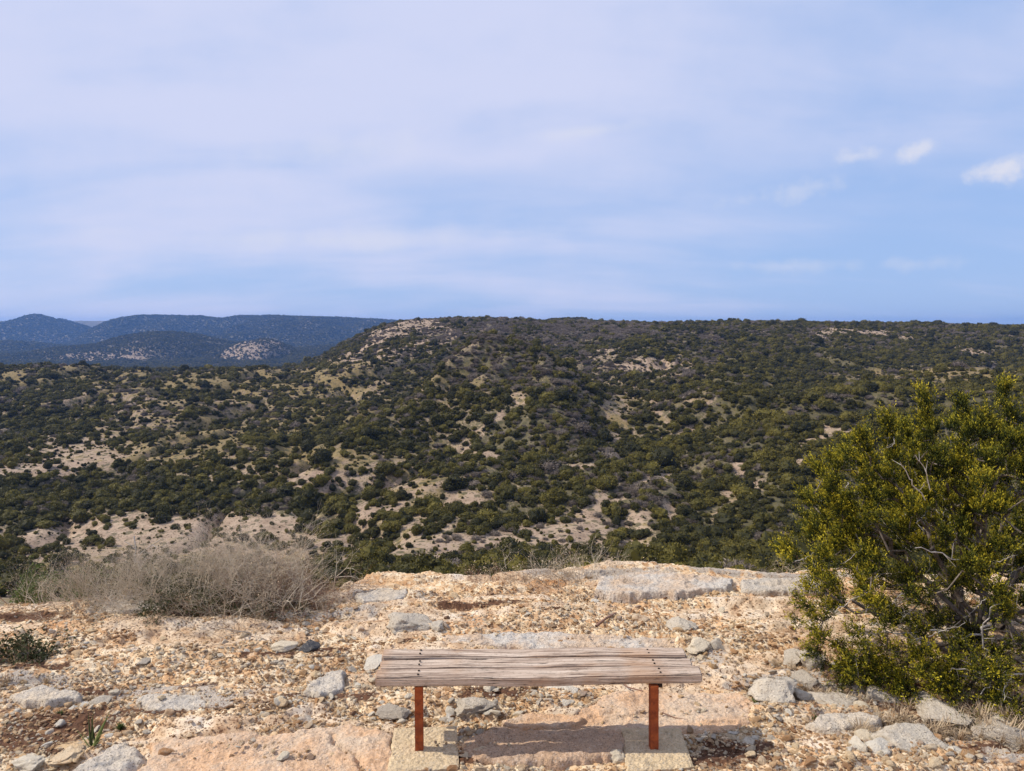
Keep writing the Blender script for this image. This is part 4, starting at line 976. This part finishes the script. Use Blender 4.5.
# ------------------------------------------------------------------ sky, sun, camera
w = bpy.data.worlds.new('World'); scene.world = w; w.use_nodes = True; t = w.node_tree; t.nodes.clear()
def wn(typ, ins=None, **kw):
    nd = t.nodes.new(typ)
    for k, v in kw.items(): setattr(nd, k, v)
    for k, v in (ins or {}).items():
        if isinstance(v, bpy.types.NodeSocket): t.links.new(v, nd.inputs[k])
        else: nd.inputs[k].default_value = v
    return nd
el = math.asin(SUN[2]); az = math.atan2(SUN[0], SUN[1])
sky = wn('ShaderNodeTexSky', sky_type='NISHITA', sun_disc=False); sky.sun_elevation = el; sky.sun_rotation = az; sky.altitude = 600; sky.air_density = 1.0; sky.dust_density = .4; sky.ozone_density = 2.2
tc = wn('ShaderNodeTexCoord'); sep = wn('ShaderNodeSeparateXYZ', {0:tc.outputs['Generated']})
def wm(op, a, b=0., c=None):
    nd = wn('ShaderNodeMath', {0:a, 1:b}, operation=op)
    return nd.outputs[0]
zz = wm('MAXIMUM', wm('ADD', sep.outputs[2], .22), .05)
u = wm('DIVIDE', sep.outputs[0], zz); v = wm('DIVIDE', sep.outputs[1], zz)
vec = wn('ShaderNodeCombineXYZ', {0:wm('MULTIPLY', u, .75), 1:wm('MULTIPLY', v, 1.6), 2:0.}).outputs[0]
nA = wn('ShaderNodeTexNoise', {'Vector':vec, 'Scale':.45, 'Detail':4, 'Roughness':.5, 'Distortion':.6}).outputs[0]
nB = wn('ShaderNodeTexNoise', {'Vector':vec, 'Scale':1.3, 'Detail':6, 'Roughness':.5, 'Distortion':.3}).outputs[0]
def wr(x, a, b, lo=0., hi=1.): return wn('ShaderNodeMapRange', {0:x,1:a,2:b,3:lo,4:hi}, interpolation_type='SMOOTHSTEP').outputs[0]
cn = wn('ShaderNodeTexNoise', {'Vector':tc.outputs['Generated'], 'Scale':34, 'Detail':6, 'Roughness':.6}).outputs[0]
cn2 = wn('ShaderNodeTexNoise', {'Vector':tc.outputs['Generated'], 'Scale':9, 'Detail':5, 'Roughness':.55}).outputs[0]
veil = wm('ADD', wm('MULTIPLY', nA, .5), wm('MULTIPLY', nB, .5))
left = wr(sep.outputs[0], .65, -.25)
veil = wm('ADD', veil, wm('MULTIPLY', left, .13)); veil = wm('ADD', veil, wr(sep.outputs[2], 0., .32, -.05, .06))
veil = wm('ADD', veil, wm('MULTIPLY', wm('SUBTRACT', cn2, .5), .16)); veil = wr(veil, .40, .74, .06, .97)
# a faint darker blue gap, and three small clouds, at fixed sky directions
def dirblob(px, py, sx, sy, rot=0.):
    d = Vector(((px-CX)/F, cp+(CY-py)/F*sp_, -sp_+(CY-py)/F*cp)); a = math.atan2(d.x, d.y); e = math.atan2(d.z, math.hypot(d.x, d.y))
    return a, e, sx/F, sy/F, rot
AZ = wm('ARCTAN2', sep.outputs[0], sep.outputs[1]); EL = wm('ARCSINE', sep.outputs[2])
def blob(px, py, sx, sy, rot, noise, amt, lo, hi):
    a, e, sx, sy, rot = dirblob(px, py, sx, sy, rot); dx = wm('SUBTRACT', AZ, a); dy = wm('SUBTRACT', EL, e)
    cr, sr = math.cos(rot), math.sin(rot)
    X = wm('DIVIDE', wm('ADD', wm('MULTIPLY', dx, cr), wm('MULTIPLY', dy, sr)), sx); Y = wm('DIVIDE', wm('SUBTRACT', wm('MULTIPLY', dy, cr), wm('MULTIPLY', dx, sr)), sy)
    q = wm('SQRT', wm('ADD', wm('MULTIPLY', X, X), wm('MULTIPLY', Y, Y)))
    f = wm('ADD', wm('SUBTRACT', 1., q), wm('MULTIPLY', wm('SUBTRACT', noise, .5), amt))
    return wr(f, lo, hi)
gap = blob(450, 182, 200, 20, .10, cn2, 3.0, -.1, 1.1)
gap2 = blob(860, 215, 230, 70, .0, cn2, 2.0, -.1, 1.2)
veil = wm('MULTIPLY', veil, wm('SUBTRACT', 1., wm('MULTIPLY', gap, .26))); veil = wm('MULTIPLY', veil, wm('SUBTRACT', 1., wm('MULTIPLY', gap2, .4)))
clear = wn('ShaderNodeMix', {0:.80, 6:sky.outputs[0], 7:(4.1,6.15,10.5,1)}, data_type='RGBA').outputs[2]
m1 = wn('ShaderNodeMix', {0:veil, 6:clear, 7:(7.2,7.7,10.2,1)}, data_type='RGBA').outputs[2]
cl = None
for b_ in ((1003,171,34,14,.12,cn,2.4,.05,1.05,.95),(913,153,32,11,.2,cn,2.4,.05,1.15,.8),(857,156,32,10,.1,cn,2.4,.05,1.25,.65),(800,190,75,13,.1,cn,2.4,.05,1.2,.42),(795,266,90,9,0,cn,2.2,.0,1.2,.35),(915,264,45,9,0,cn,2.2,.0,1.2,.35),
           (590,131,70,9,.08,cn2,2.0,.0,1.2,.5),(330,240,240,16,.03,cn2,2.4,.0,1.2,.5),(330,150,90,26,.1,cn2,2.4,.0,1.2,.5)):
    x = wm('MULTIPLY', blob(*b_[:9]), b_[9]); cl = x if cl is None else wm('MAXIMUM', cl, x)
m2 = wn('ShaderNodeMix', {0:cl, 6:m1, 7:(8.2,8.4,9.7,1)}, data_type='RGBA').outputs[2]
bg = wn('ShaderNodeBackground', {0:m2, 1:.09}); ow = wn('ShaderNodeOutputWorld', {0:bg.outputs[0]})
ld = bpy.data.lights.new('sun', 'SUN'); ld.energy = 4.3; ld.angle = math.radians(.5); ld.color = (1.0, .93, .82)
so = bpy.data.objects.new('sun', ld); COL.objects.link(so); so.rotation_euler = Vector(-SUN).to_track_quat('-Z', 'Y').to_euler(); so.location = (-5, -3, 12)
cam = bpy.data.cameras.new('camera'); co = bpy.data.objects.new('camera', cam); COL.objects.link(co); scene.camera = co
cam.sensor_width = 36; cam.lens = F/1024*36; cam.clip_start = .05; cam.clip_end = 60000
co.location = (0, 0, CAMZ); co.rotation_euler = (math.radians(90)-PITCH, 0, 0)
scene.view_settings.view_transform = 'Standard'; scene.view_settings.look = 'None'; scene.view_settings.exposure = 0; scene.view_settings.gamma = 1
scene.cycles.max_bounces = 6; scene.cycles.volume_bounces = 1; scene.cycles.transparent_max_bounces = 8
